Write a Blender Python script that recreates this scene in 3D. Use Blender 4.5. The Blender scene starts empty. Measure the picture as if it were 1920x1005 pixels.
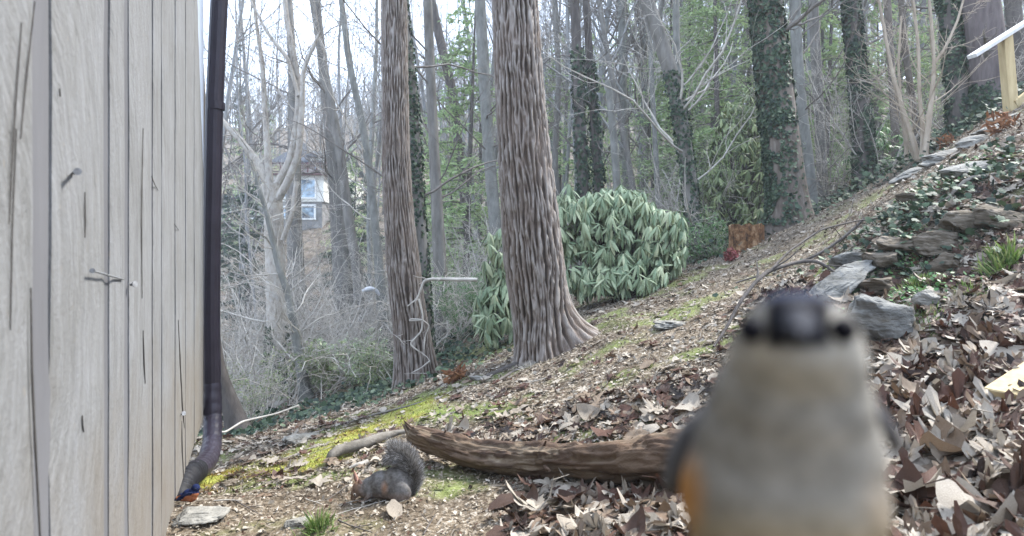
import bpy, math, random
import numpy as np
from mathutils import Vector, Matrix, Euler

SC = bpy.context.scene
# ---------------------------------------------------------------- camera
F = 1100.0; HOR = 460.0; CAMZ = 1.11
cd = bpy.data.cameras.new('camera'); cam = bpy.data.objects.new('camera', cd)
SC.collection.objects.link(cam); SC.camera = cam
cam.location = (0, 0, CAMZ); cam.rotation_euler = (math.pi/2, 0, 0)
cd.sensor_width = 36; cd.lens = 36*F/1920; cd.shift_y = -(502.5-HOR)/1920
cd.clip_start = 0.01; cd.clip_end = 2000
cd.dof.use_dof = True; cd.dof.focus_distance = 4.2; cd.dof.aperture_fstop = cd.lens/4.9
# ---------------------------------------------------------------- world, sun, exposure
W = bpy.data.worlds.new('World'); SC.world = W; W.use_nodes = True
SUNV = Vector((0.62, 0.30, 0.80)).normalized()
wn = W.node_tree; wn.nodes.clear()
sky = wn.nodes.new('ShaderNodeTexSky'); sky.sky_type = 'NISHITA'; sky.sun_disc = False
sky.sun_elevation = math.asin(SUNV.z); sky.sun_rotation = math.atan2(SUNV.x, SUNV.y)
tc = wn.nodes.new('ShaderNodeTexCoord')
nz = wn.nodes.new('ShaderNodeTexNoise'); nz.inputs['Scale'].default_value = 2.2; nz.inputs['Detail'].default_value = 5
wn.links.new(tc.outputs['Generated'], nz.inputs['Vector'])
cr = wn.nodes.new('ShaderNodeValToRGB'); cr.color_ramp.elements[0].position = .3; cr.color_ramp.elements[1].position = .62
cr.color_ramp.elements[0].color = (.55,.55,.55,1); cr.color_ramp.elements[1].color = (.95,.95,.95,1)
wn.links.new(nz.outputs['Fac'], cr.inputs['Fac'])
mx = wn.nodes.new('ShaderNodeMix'); mx.data_type = 'RGBA'
wn.links.new(cr.outputs['Color'], mx.inputs['Factor'])
wn.links.new(sky.outputs['Color'], mx.inputs[6]); mx.inputs[7].default_value = (6.7, 7.9, 10.2, 1)
bg = wn.nodes.new('ShaderNodeBackground'); bg.inputs['Strength'].default_value = 0.05
wn.links.new(mx.outputs[2], bg.inputs['Color'])
wo = wn.nodes.new('ShaderNodeOutputWorld'); wn.links.new(bg.outputs[0], wo.inputs['Surface'])
sl = bpy.data.lights.new('sun', 'SUN'); sl.energy = 1.5; sl.angle = math.radians(10); sl.color = (1, .965, .90)
so = bpy.data.objects.new('sun', sl); SC.collection.objects.link(so)
so.rotation_euler = SUNV.to_track_quat('Z', 'Y').to_euler(); so.location = (20, 10, 40)
SC.view_settings.view_transform = 'Standard'; SC.view_settings.look = 'None'
SC.view_settings.gamma = 1; SC.view_settings.exposure = 3.1; SC.view_settings.use_curve_mapping = False
SC.render.engine = 'CYCLES'
SC.cycles.use_denoising = True; SC.cycles.max_bounces = 6; SC.cycles.diffuse_bounces = 3
SC.cycles.glossy_bounces = 2; SC.cycles.transmission_bounces = 2; SC.cycles.volume_bounces = 0
SC.cycles.transparent_max_bounces = 4; SC.cycles.caustics_reflective = False; SC.cycles.caustics_refractive = False

# ---------------------------------------------------------------- helpers
RNG = np.random.default_rng(7)
def P(px, py, d): return np.array([(px-960)/F*d, d, CAMZ-(py-HOR)/F*d])
def smooth01(x): x = np.clip(x, 0, 1); return x*x*(3-2*x)
def norm(a): return a/np.maximum(np.linalg.norm(a, axis=-1, keepdims=True), 1e-9)
def _h(i, j, k):
    n = (i*374761393 + j*668265263 + k*2147483647) & 0xffffffff
    n = ((n ^ (n >> 13))*1274126177) & 0xffffffff
    n = ((n ^ (n >> 15))*2246822519) & 0xffffffff
    return ((n ^ (n >> 16)) & 0xffff)/65535.0
def vn(p):
    p = np.asarray(p, float); i = np.floor(p).astype(np.int64); f = p-i; f = f*f*(3-2*f)
    x, y, z = i[...,0], i[...,1], i[...,2]; r = 0
    for dx in (0,1):
        wx = f[...,0] if dx else 1-f[...,0]
        for dy in (0,1):
            wy = f[...,1] if dy else 1-f[...,1]
            for dz in (0,1):
                wz = f[...,2] if dz else 1-f[...,2]
                r = r + wx*wy*wz*_h(x+dx, y+dy, z+dz)
    return r
def fbm(p, o=4, g=.5):
    p = np.asarray(p, float); s = 0; a = 1; t = 0
    for k in range(o): s = s+a*vn(p*2**k+17.3*k); t += a; a *= g
    return s/t
def fbm2(x, y, s, o=4, z=0.0, g=.5): return fbm(np.stack([x*s, y*s, np.full_like(x, z)], -1), o, g)

class MB:
    def __init__(s): s.v = []; s.f = []; s.n = 0
    def add(s, v, f, mat=0, rnd=None, smooth=True):
        v = np.asarray(v, float).reshape(-1, 3); f = np.asarray(f, np.int64)
        s.v.append((v, np.zeros(len(v)) if rnd is None else np.broadcast_to(rnd, (len(v),))))
        s.f.append((f+s.n, mat, smooth)); s.n += len(v); return s
    def mesh(s, name, mats, off=(0,0,0)):
        me = bpy.data.meshes.new(name)
        V = np.concatenate([a for a, _ in s.v])-np.asarray(off); R = np.concatenate([b for _, b in s.v])
        loops = np.concatenate([f.ravel() for f, _, _ in s.f])
        cnt = np.concatenate([np.full(len(f), f.shape[1]) for f, _, _ in s.f])
        mi = np.concatenate([np.full(len(f), m) if np.ndim(m) == 0 else np.asarray(m) for f, m, _ in s.f])
        sm = np.concatenate([np.full(len(f), b) for f, _, b in s.f])
        me.vertices.add(len(V)); me.vertices.foreach_set('co', V.ravel().astype(np.float32))
        me.loops.add(len(loops)); me.loops.foreach_set('vertex_index', loops.astype(np.int32))
        me.polygons.add(len(cnt)); st = np.concatenate([[0], np.cumsum(cnt)[:-1]])
        me.polygons.foreach_set('loop_start', st.astype(np.int32))
        me.polygons.foreach_set('material_index', mi.astype(np.int32))
        me.polygons.foreach_set('use_smooth', sm)
        for m in mats: me.materials.append(m)
        at = me.attributes.new('rnd', 'FLOAT', 'POINT'); at.data.foreach_set('value', R.astype(np.float32))
        me.update(calc_edges=True); me.validate(); return me
    def build(s, name, mats, parent=None, off=None):
        if not isinstance(mats, (list, tuple)): mats = [mats]
        if off is None: off = wloc(parent)
        o = bpy.data.objects.new(name, s.mesh(name, mats, off)); SC.collection.objects.link(o)
        if parent: o.parent = parent
        return o
def wloc(o):
    v = np.zeros(3)
    while o is not None: v += np.array(o.location); o = o.parent
    return v
def tag(o, label=None, cat=None, group=None, kind=None):
    if label: o['label'] = label
    if cat: o['category'] = cat
    if group: o['group'] = group
    if kind: o['kind'] = kind
    return o
def thing(name, loc, label, cat, group=None):
    o = bpy.data.objects.new(name, None); SC.collection.objects.link(o); o.location = tuple(loc)
    o.empty_display_size = .1
    return tag(o, label, cat, group)
def dup(o, parent=None):
    c = o.copy(); SC.collection.objects.link(c); c.parent = parent
    for ch in list(o.children): dup(ch, c)
    return c
def tubes(mb, pts, rad, sides=5, mat=0, rnd=None, cap=False):
    """vectorised tubes: pts (N,K,3), rad (N,K)"""
    pts = np.asarray(pts, float); rad = np.asarray(rad, float)
    if pts.ndim == 2: pts = pts[None]; rad = rad[None]
    N, K, _ = pts.shape
    t = np.empty_like(pts); t[:,1:-1] = pts[:,2:]-pts[:,:-2]; t[:,0] = pts[:,1]-pts[:,0]; t[:,-1] = pts[:,-1]-pts[:,-2]
    t = norm(t); ov = norm(pts[:,-1]-pts[:,0])
    a = np.where(np.abs(ov[:,2:3]) > .8, np.array([[1.,0.1,0]]), np.array([[0.,0.1,1.]]))
    u = norm(np.cross(t, a[:,None,:])); w = np.cross(t, u)
    th = np.arange(sides)/sides*2*np.pi
    ring = pts[:,:,None,:]+rad[:,:,None,None]*(np.cos(th)[None,None,:,None]*u[:,:,None,:]+np.sin(th)[None,None,:,None]*w[:,:,None,:])
    V = ring.reshape(-1, 3)
    n = np.arange(N)[:,None,None]; k = np.arange(K-1)[None,:,None]; s = np.arange(sides)[None,None,:]; s2 = (s+1) % sides
    b = n*K*sides
    Fc = np.stack([b+k*sides+s, b+k*sides+s2, b+(k+1)*sides+s2, b+(k+1)*sides+s], -1).reshape(-1, 4)
    r = None if rnd is None else np.repeat(rnd, K*sides)
    if cap:
        mb.add(V, Fc, mat, r)
        for e in (0, K-1):
            for q in range(N):
                idx = np.arange(sides)+q*K*sides+e*sides
                c = pts[q,e]; vv = np.vstack([V[idx], c[None]])
                ff = [[i, (i+1) % sides, sides] if e else [(i+1) % sides, i, sides] for i in range(sides)]
                mb.add(vv, ff, mat, None if rnd is None else rnd[q], False)
    else: mb.add(V, Fc, mat, r)
def resample(pl, K):
    pl = np.asarray(pl, float); d = np.concatenate([[0], np.cumsum(np.linalg.norm(np.diff(pl[:,:3], axis=0), axis=1))])
    t = np.linspace(0, d[-1], K)
    # smooth by catmull through linear interp then average
    o = np.stack([np.interp(t, d, pl[:,c]) for c in range(pl.shape[1])], 1)
    for _ in range(2):
        q = o.copy(); q[1:-1] = (o[:-2]+2*o[1:-1]+o[2:])/4; o = q
    return o
def grow(pts, rad, spec, rng):
    """children polylines of parents; spec=(n,t0,t1,angle,lenratio,rr,K,wobble,up)"""
    n, t0, t1, ang, lr, rr, K, wob, up = spec
    N, Kp, _ = pts.shape
    idx = np.repeat(np.arange(N), n); M = len(idx)
    t = rng.uniform(t0, t1, M)*(Kp-1); i = np.minimum(t.astype(int), Kp-2); f = (t-i)[:,None]
    pp = pts[idx]; p0 = pp[np.arange(M), i]*(1-f)+pp[np.arange(M), i+1]*f
    dr = norm(pp[np.arange(M), i+1]-pp[np.arange(M), i])
    pr = rad[idx][np.arange(M), i]*(1-f[:,0])+rad[idx][np.arange(M), i+1]*f[:,0]
    L = np.linalg.norm(np.diff(pts, axis=1), axis=2).sum(1)[idx]
    q = norm(np.cross(dr, norm(rng.normal(size=(M,3)))))
    a = np.radians(ang)*rng.uniform(.6, 1.3, M)[:,None]
    d = norm(np.cos(a)*dr+np.sin(a)*q)
    ln = L*lr*rng.uniform(.5, 1.25, M)*(1-.45*t/(Kp-1))
    out = np.empty((M, K, 3)); out[:,0] = p0
    for k in range(1, K):
        out[:,k] = out[:,k-1]+d*(ln/(K-1))[:,None]
        d = norm(d+wob*rng.normal(size=(M,3))+np.array([0,0,up]))
    r0 = pr*rr*rng.uniform(.7, 1.1, M)
    R = r0[:,None]*np.linspace(1, .3, K)[None]
    return out, R
def frames(nrm, up, rng=None, spin=None):
    """orthonormal frames: z=nrm, y roughly up"""
    z = norm(nrm); y = up-(up*z).sum(-1, keepdims=True)*z; y = norm(y); x = np.cross(y, z)
    if spin is not None:
        c, s = np.cos(spin)[:,None], np.sin(spin)[:,None]; x, y = x*c+y*s, y*c-x*s
    return x, y, z
def scatter(mb, tv, tf, pos, fr, sc, mat=0, rnd=None, smooth=True):
    x, y, z = fr; N = len(pos); sc = np.broadcast_to(np.asarray(sc, float).reshape(-1, 1, 1) if np.ndim(sc) else sc, (N,1,1))
    V = pos[:,None,:]+sc*(tv[None,:,0:1]*x[:,None]+tv[None,:,1:2]*y[:,None]+tv[None,:,2:3]*z[:,None])
    Fc = (tf[None]+(np.arange(N)*len(tv))[:,None,None]).reshape(-1, tf.shape[1])
    mb.add(V.reshape(-1,3), Fc, mat, None if rnd is None else np.repeat(rnd, len(tv)), smooth)
def box(mb, lo, hi, mat=0, M=None, bev=0.0):
    lo = np.array(lo, float); hi = np.array(hi, float)
    if bev:
        b = bev; vs = []
        for z in (0,1):
            zz = (lo[2], hi[2])[z]
        # chamfered box: three nested slabs
        c = [(lo[0]+b,lo[1]+b),(hi[0]-b,lo[1]+b),(hi[0]-b,hi[1]-b),(lo[0]+b,hi[1]-b)]
        g = [(lo[0],lo[1]+b),(lo[0]+b,lo[1]),(hi[0]-b,lo[1]),(hi[0],lo[1]+b),(hi[0],hi[1]-b),(hi[0]-b,hi[1]),(lo[0]+b,hi[1]),(lo[0],hi[1]-b)]
        ci = [(lo[0]+b,lo[1]+b)]*2+[(hi[0]-b,lo[1]+b)]*2+[(hi[0]-b,hi[1]-b)]*2+[(lo[0]+b,hi[1]-b)]*2
        rings = [[(x,y,lo[2]) for x,y in ci],[(x,y,lo[2]+b) for x,y in g],[(x,y,hi[2]-b) for x,y in g],[(x,y,hi[2]) for x,y in ci]]
        v = np.array([p for r in rings for p in r]); f = []
        for k in range(3):
            for i in range(8): j = (i+1) % 8; f.append([k*8+i, k*8+j, (k+1)*8+j, (k+1)*8+i])
        f.append([1,7,5,3]); f.append([24+1,24+3,24+5,24+7])
    else:
        v = np.array([(x,y,z) for z in (lo[2],hi[2]) for x,y in ((lo[0],lo[1]),(hi[0],lo[1]),(hi[0],hi[1]),(lo[0],hi[1]))])
        f = [[0,3,2,1],[4,5,6,7],[0,1,5,4],[1,2,6,5],[2,3,7,6],[3,0,4,7]]
    if M is not None: v = v@np.array(M.to_3x3()).T+np.array(M.translation)
    mb.add(v, f, mat, None, False)
# ---------------------------------------------------------------- materials
def mat(name, rough=.8, spec=.12):
    m = bpy.data.materials.new(name); m.use_nodes = True; nt = m.node_tree
    b = nt.nodes['Principled BSDF']; b.inputs['Roughness'].default_value = rough; b.inputs['Specular IOR Level'].default_value = spec
    return m, nt, b
def N(nt, t, **kw):
    n = nt.nodes.new(t)
    for k, v in kw.items():
        if hasattr(n, k) and k not in n.inputs: setattr(n, k, v)
        else: n.inputs[k].default_value = v
    return n
def ramp(nt, src, stops):
    r = nt.nodes.new('ShaderNodeValToRGB'); e = r.color_ramp.elements
    while len(e) > 1: e.remove(e[-1])
    e[0].position = stops[0][0]; e[0].color = (*stops[0][1], 1)
    for p, c in stops[1:]: q = e.new(p); q.color = (*c, 1)
    nt.links.new(src, r.inputs['Fac']); return r.outputs['Color']
def coords(nt, sc=(1,1,1), kind='Object', rot=(0,0,0)):
    t = nt.nodes.new('ShaderNodeTexCoord'); m = nt.nodes.new('ShaderNodeMapping')
    m.inputs['Scale'].default_value = sc; m.inputs['Rotation'].default_value = rot
    nt.links.new(t.outputs[kind], m.inputs['Vector']); return m.outputs['Vector']
def noise(nt, vec, s, d=4, r=.55):
    n = N(nt, 'ShaderNodeTexNoise'); n.inputs['Scale'].default_value = s; n.inputs['Detail'].default_value = d
    n.inputs['Roughness'].default_value = r; nt.links.new(vec, n.inputs['Vector']); return n.outputs['Fac']
def bump(nt, b, h, dist=.01, st=1.0, prev=None):
    n = nt.nodes.new('ShaderNodeBump'); n.inputs['Distance'].default_value = dist; n.inputs['Strength'].default_value = st
    nt.links.new(h, n.inputs['Height'])
    if prev: nt.links.new(prev, n.inputs['Normal'])
    nt.links.new(n.outputs[0], b.inputs['Normal']); return n.outputs[0]
def mixc(nt, f, a, b, mode='MIX'):
    m = nt.nodes.new('ShaderNodeMix'); m.data_type = 'RGBA'; m.blend_type = mode
    for s, i in ((f, 0), (a, 6), (b, 7)):
        if isinstance(s, (int, float)): m.inputs[i].default_value = s
        elif isinstance(s, tuple): m.inputs[i].default_value = (*s, 1)
        else: nt.links.new(s, m.inputs[i])
    return m.outputs[2]
def attr(nt, name): a = nt.nodes.new('ShaderNodeAttribute'); a.attribute_name = name; return a.outputs['Fac']
def simple(name, c1, c2, s=8, rough=.8, bd=.004, sc=(1,1,1), spec=.12, mid=None):
    m, nt, b = mat(name, rough, spec); v = coords(nt, sc); f = noise(nt, v, s, 6)
    st = [(.3, c1), (.7, c2)] if mid is None else [(.28, c1), (.5, mid), (.72, c2)]
    nt.links.new(ramp(nt, f, st), b.inputs['Base Color'])
    if bd: bump(nt, b, noise(nt, v, s*3, 5), bd)
    return m
def bark(name, c1, c2, s=14, bd=.012, stretch=.22, mid=None):
    m, nt, b = mat(name, .9, .15); v = coords(nt, (1, 1, stretch))
    f = noise(nt, v, s, 7, .65); g = noise(nt, coords(nt), 2.5, 3)
    c = ramp(nt, f, [(.32, c1), (.66, c2)] if mid is None else [(.3, c1), (.48, mid), (.66, c2)])
    c = mixc(nt, .35, c, ramp(nt, g, [(.35, tuple(x*.6 for x in c2)), (.65, tuple(min(1, x*1.3) for x in c2))]))
    nt.links.new(c, b.inputs['Base Color']); bump(nt, b, f, bd); return m
def leafmat(name, stops, rough=.6, spec=.15, trans=.15, src='rnd', vein=0):
    m, nt, b = mat(name, rough, spec)
    if src == 'rnd': f = attr(nt, 'rnd')
    else:
        oi = nt.nodes.new('ShaderNodeObjectInfo'); f = oi.outputs['Random']
    c = ramp(nt, f, stops); n = noise(nt, coords(nt), 45 if not vein else 25, 4)
    c = mixc(nt, .5, c, ramp(nt, n, [(.3, (.55,.55,.55)), (.7, (1.25,1.25,1.25))]), 'MULTIPLY')
    nt.links.new(c, b.inputs['Base Color']); b.inputs['Transmission Weight'].default_value = 0
    bump(nt, b, n, .003)
    if trans:
        tr = nt.nodes.new('ShaderNodeBsdfTranslucent'); nt.links.new(c, tr.inputs['Color'])
        ms = nt.nodes.new('ShaderNodeMixShader'); ms.inputs[0].default_value = trans
        out = nt.nodes['Material Output']; nt.links.new(b.outputs[0], ms.inputs[1]); nt.links.new(tr.outputs[0], ms.inputs[2])
        nt.links.new(ms.outputs[0], out.inputs['Surface'])
    return m
# ---------------------------------------------------------------- terrain
CT = []
def ct(px, py, d): CT.append(P(px, py, d))
for a in [ # near slope
    (720,938,2.55),(960,1005,2.1),(1300,1005,1.75),(1700,1005,1.5),(1910,1005,1.35),(560,1000,2.25),(420,985,2.4),(330,985,2.35),
    (770,862,3.15),(1020,905,2.62),(1260,905,2.35),(1500,900,2.0),(900,830,3.3),(600,870,3.35),(440,915,3.1),(400,905,3.3),(352,945,2.62),
    (700,805,4.0),(850,740,4.4),(850,695,5.4),(1010,668,5.0),(1150,600,5.1),(1150,735,3.5),(1250,770,2.95),(1300,650,4.0),(1400,560,4.6),(1200,560,6.3),(1060,590,6.6),(1280,520,6.6),
    (1400,478,7.0),(1500,415,7.6),(1600,370,7.2),(1700,325,7.0),(1800,262,6.8),(1890,212,6.5),(1400,455,8.2),
    (1560,480,5.0),(1660,380,5.2),(1640,470,4.0),(1640,560,3.4),(1600,640,3.0),(1750,420,3.9),(1750,520,3.35),(1740,570,3.0),(1900,270,4.4),(1900,380,3.7),(1900,470,3.2),
    (1900,560,2.8),(1850,640,2.5),(1900,750,2.05),(1700,700,2.5),(1700,820,2.0),(1900,880,1.65),
    (600,785,5.2),(500,815,4.9),(430,845,4.8),(395,820,4.5),(760,725,6.2),(820,700,6.6),
    # drop behind the edge
    (600,760,7.0),(430,800,7.0),(760,705,7.6),(900,610,8.0),(450,790,9.0),(650,700,9.5),(800,640,10),(1000,560,9.5),(1280,500,9),(1450,440,10),(1600,360,10.5),(1850,215,9.5),
    (460,748,13),(650,660,14),(850,590,14),(1000,545,14),(1250,480,14),(1400,425,15),(1600,345,15),(1850,190,14),
    (300,760,13),(100,760,13),(450,640,25),(200,640,25),(0,640,25),(700,575,25),(950,515,25),(1200,455,25),(1500,370,25),(1850,180,25),(2200,20,25),
    (450,440,42),(200,440,42),(-200,440,42),(585,420,42),(800,425,42),(1000,400,42),(1300,345,42),(1600,265,42),(1900,150,42),(2300,40,42),
    (450,330,65),(-100,330,65),(700,320,65),(1000,280,65),(1300,265,65),(1700,185,65),(2100,90,65),
    (450,235,95),(0,235,95),(700,215,95),(1000,180,95),(1300,210,95),(1700,150,95),(2100,90,95),(450,290,160),(1000,240,160),(1600,200,160),(2200,200,160),(-300,290,160)]: ct(*a)
for a in [(-1.62,3.2,-.22),(-1.95,3.75,-.36),(-2.6,3.4,-.35),(-1.3,2.4,.0),(-.9,1.4,.02),(-.5,.5,.04),(0,0,.1),(0,1.2,.12),(.8,.6,.4),(1.6,.8,.75),(2.6,1.5,1.1),(-3,2.5,-.1),(-3,-2,0),(0,-2,.05),(3,-2,1.2),(5,1,2.4),
          (7,4,3.4),(9,-3,3.8),(14,3,6.5),(25,0,12),(60,10,26),(-12,0,-1),(-12,8,-2.2),(-40,0,-2),(0,-30,0),(60,-30,22),(-60,-30,-2),(-60,40,2),(90,60,40),(-100,90,20),(120,-20,40),(-120,-20,0)]:
    CT.append(np.array(a, float))
CT = np.array(CT)
def _warp(x, y):   # compress far distances so that every control has its say
    r = np.hypot(x, y)+1e-6; k = 3*np.log1p(r/3)/r; return x*k, y*k
_cx, _cy = _warp(CT[:,0], CT[:,1])
_D = np.hypot(_cx[:,None]-_cx[None], _cy[:,None]-_cy[None])
_ph = lambda r: -np.sqrt(r*r+.01)
_n = len(CT); _A = np.zeros((_n+3, _n+3)); _A[:_n,:_n] = _ph(_D)+np.eye(_n)*0.002
_Q = np.stack([np.ones(_n), _cx, _cy], 1); _A[:_n,_n:] = _Q; _A[_n:,:_n] = _Q.T
_r = np.hypot(CT[:,0], CT[:,1]); _zs = CT[:,2]/(1+_r/8)
_w = np.linalg.solve(_A, np.concatenate([_zs, np.zeros(3)]))
def Hs(x, y):
    x = np.asarray(x, float); y = np.asarray(y, float); sh = x.shape; x = x.ravel(); y = y.ravel(); o = np.empty(len(x))
    for i in range(0, len(x), 40000):
        a, b = x[i:i+40000], y[i:i+40000]; wx, wy = _warp(a, b)
        ph = _ph(np.hypot(wx[:,None]-_cx[None], wy[:,None]-_cy[None]))
        o[i:i+40000] = (ph@_w[:_n]+_w[_n]+wx*_w[_n+1]+wy*_w[_n+2])*(1+np.hypot(a, b)/8)
    return o.reshape(sh)
def H(x, y):
    x = np.asarray(x, float); y = np.asarray(y, float); r = np.hypot(x, y)
    z = Hs(x, y)+(fbm2(x, y, .8, 3)-.5)*.10*smooth01((r-1)/4)+(fbm2(x, y, 5, 4)-.5)*.045
    z += (fbm2(x, y, .12, 3, 9)-.5)*2.0*smooth01((r-14)/30)
    # stony bank on the right is broken into little ledges
    k = smooth01((x-1.4)/.6)*smooth01((5.0-y)/.8)*smooth01((y-2.2)/.6)*smooth01((4.6-x)/.5)
    z += k*((fbm2(x, y, 3.2, 4, 4)-.5)*.34)
    z += .05*smooth01(1-np.abs(y-(3.35-.25*x))/.25)*smooth01((x-.2)/.3)*smooth01((1.6-x)/.3)
    return z
def Hp(x, y): return float(H(np.array([x]), np.array([y]))[0])
def hit(px, py, d0=1.0, d1=120):
    d = np.exp(np.linspace(np.log(d0), np.log(d1), 500)); X = (px-960)/F*d; Z = CAMZ-(py-HOR)/F*d
    g = H(X, d); b = np.nonzero(Z < g)[0]
    i = b[0] if len(b) else len(d)-1
    return np.array([X[i], d[i], g[i]])
def ground_at(px, d):
    X = (px-960)/F*d; return np.array([X, d, Hp(X, d)])
# ---------------------------------------------------------------- ground sheet
def seg_mask(x, y, pts, w):
    m = np.zeros_like(x)
    for (a, b) in zip(pts[:-1], pts[1:]):
        a = a[:2]; b = b[:2]; d = b-a; t = np.clip(((x-a[0])*d[0]+(y-a[1])*d[1])/(d@d), 0, 1)
        r = np.hypot(x-a[0]-t*d[0], y-a[1]-t*d[1]); m = np.maximum(m, smooth01(1-r/w))
    return m
MOSSP = [hit(400, 903), hit(500, 878), hit(600, 850), hit(690, 805), hit(750, 778)]
GREENP = [hit(760, 770), hit(850, 782), hit(930, 770)]
def moss_m(x, y):
    n = fbm2(x, y, 4.5, 4, 3)
    return np.clip(seg_mask(x, y, MOSSP, .50)*3.3*n*n, 0, 1)
def green_m(x, y):
    n = fbm2(x, y, 3, 4, 5); r = np.hypot(x, y)
    a = np.clip(seg_mask(x, y, GREENP, .28)*1.7*n, 0, 1)
    b = smooth01((n-.56)/.12)*smooth01((r-2)/1)*smooth01((9-r)/3)*.6
    c = smooth01(1-np.hypot(x+.25, y-2.5)/.55)*smooth01((n-.42)/.15)*.8
    d = smooth01(1-np.hypot(x+.75, y-2.1)/.2)*.8
    return np.maximum.reduce([a, b, c, d])
def build_ground():
    def ax(n, lo, hi, c, a):
        t = np.linspace(np.arcsinh((lo-c)/a), np.arcsinh((hi-c)/a), n); return c+a*np.sinh(t)
    xs = ax(430, -175, 175, .2, 1.1); ys = ax(450, -60, 165, 2.2, 1.2)
    X, Y = np.meshgrid(xs, ys); Z = H(X, Y)
    near = smooth01((8-np.hypot(X, Y))/3)
    Z += near*(fbm2(X, Y, 16, 3, 7)-.5)*.02
    V = np.stack([X, Y, Z], -1).reshape(-1, 3); nx, ny = len(xs), len(ys)
    i = np.arange(ny-1)[:,None]*nx+np.arange(nx-1)[None]
    Fc = np.stack([i, i+1, i+nx+1, i+nx], -1).reshape(-1, 4)
    mb = MB(); mb.add(V, Fc)
    m, nt, b = mat('ground_litter', .95, .1)
    v = coords(nt); n1 = noise(nt, v, 3, 6, .6); n2 = noise(nt, v, 38, 5, .7); n3 = noise(nt, v, 12, 5, .6)
    base = ramp(nt, n2, [(.32, (.014,.010,.008)), (.45, (.06,.046,.034)), (.55, (.16,.132,.10)), (.66, (.42,.39,.34))])
    soil = ramp(nt, n2, [(.3, (.07,.055,.038)), (.55, (.18,.145,.105)), (.72, (.38,.34,.28))])
    mat_m = attr(nt, 'moss'); mat_g = attr(nt, 'green'); mat_d = attr(nt, 'dirt'); far = attr(nt, 'far')
    c = mixc(nt, mat_d, base, soil); c = mixc(nt, .8, c, ramp(nt, n1, [(.35, (.55,.52,.50)), (.62, (1.25,1.22,1.18))]), 'MULTIPLY')
    moss = ramp(nt, n3, [(.33, (.25,.15,.04)), (.46, (.24,.23,.05)), (.62, (.34,.35,.08))])
    grn = ramp(nt, n3, [(.35, (.10,.13,.04)), (.65, (.20,.25,.07))])
    c = mixc(nt, mat_g, c, grn); c = mixc(nt, mat_m, c, moss)
    vo = nt.nodes.new('ShaderNodeTexVoronoi'); vo.inputs['Scale'].default_value = 5.5; nt.links.new(v, vo.inputs['Vector'])
    farc = ramp(nt, vo.outputs['Color'], [(.2, (.07,.052,.04)), (.5, (.15,.115,.09)), (.8, (.27,.225,.185))])
    farc = mixc(nt, .5, farc, ramp(nt, n1, [(.35, (.06,.06,.035)), (.65, (.20,.155,.12))]))
    c = mixc(nt, far, c, farc)
    nt.links.new(c, b.inputs['Base Color']); p = bump(nt, b, n2, .012); 
    bump(nt, b, noise(nt, v, 120, 3), .004, 1, p)
    o = mb.build('ground', m)
    x, y = V[:,0], V[:,1]; r = np.hypot(x, y)
    dirt = np.clip(smooth01(1-np.hypot(x+.75, y-2.2)/1.15)+smooth01(1-seg_mask(x, y, [hit(1050,800), hit(1200,700), hit(1330,600), hit(1430,520), hit(1560,430)], 0)*0)*0, 0, 1)
    path = seg_mask(x, y, [hit(1100, 740), hit(1180, 660), hit(1300, 590), hit(1400, 520), hit(1500, 450), hit(1650, 360), hit(1750, 310)], .75)
    dirt = np.clip(np.maximum(dirt, path*1.2*fbm2(x, y, 3, 3)), 0, 1)
    for nme, val in (('moss', moss_m(x, y)), ('green', green_m(x, y)), ('dirt', dirt), ('far', smooth01((r-8)/5))):
        a = o.data.attributes.new(nme, 'FLOAT', 'POINT'); a.data.foreach_set('value', val.astype(np.float32))
    tag(o, kind='structure'); return o
build_ground()

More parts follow.
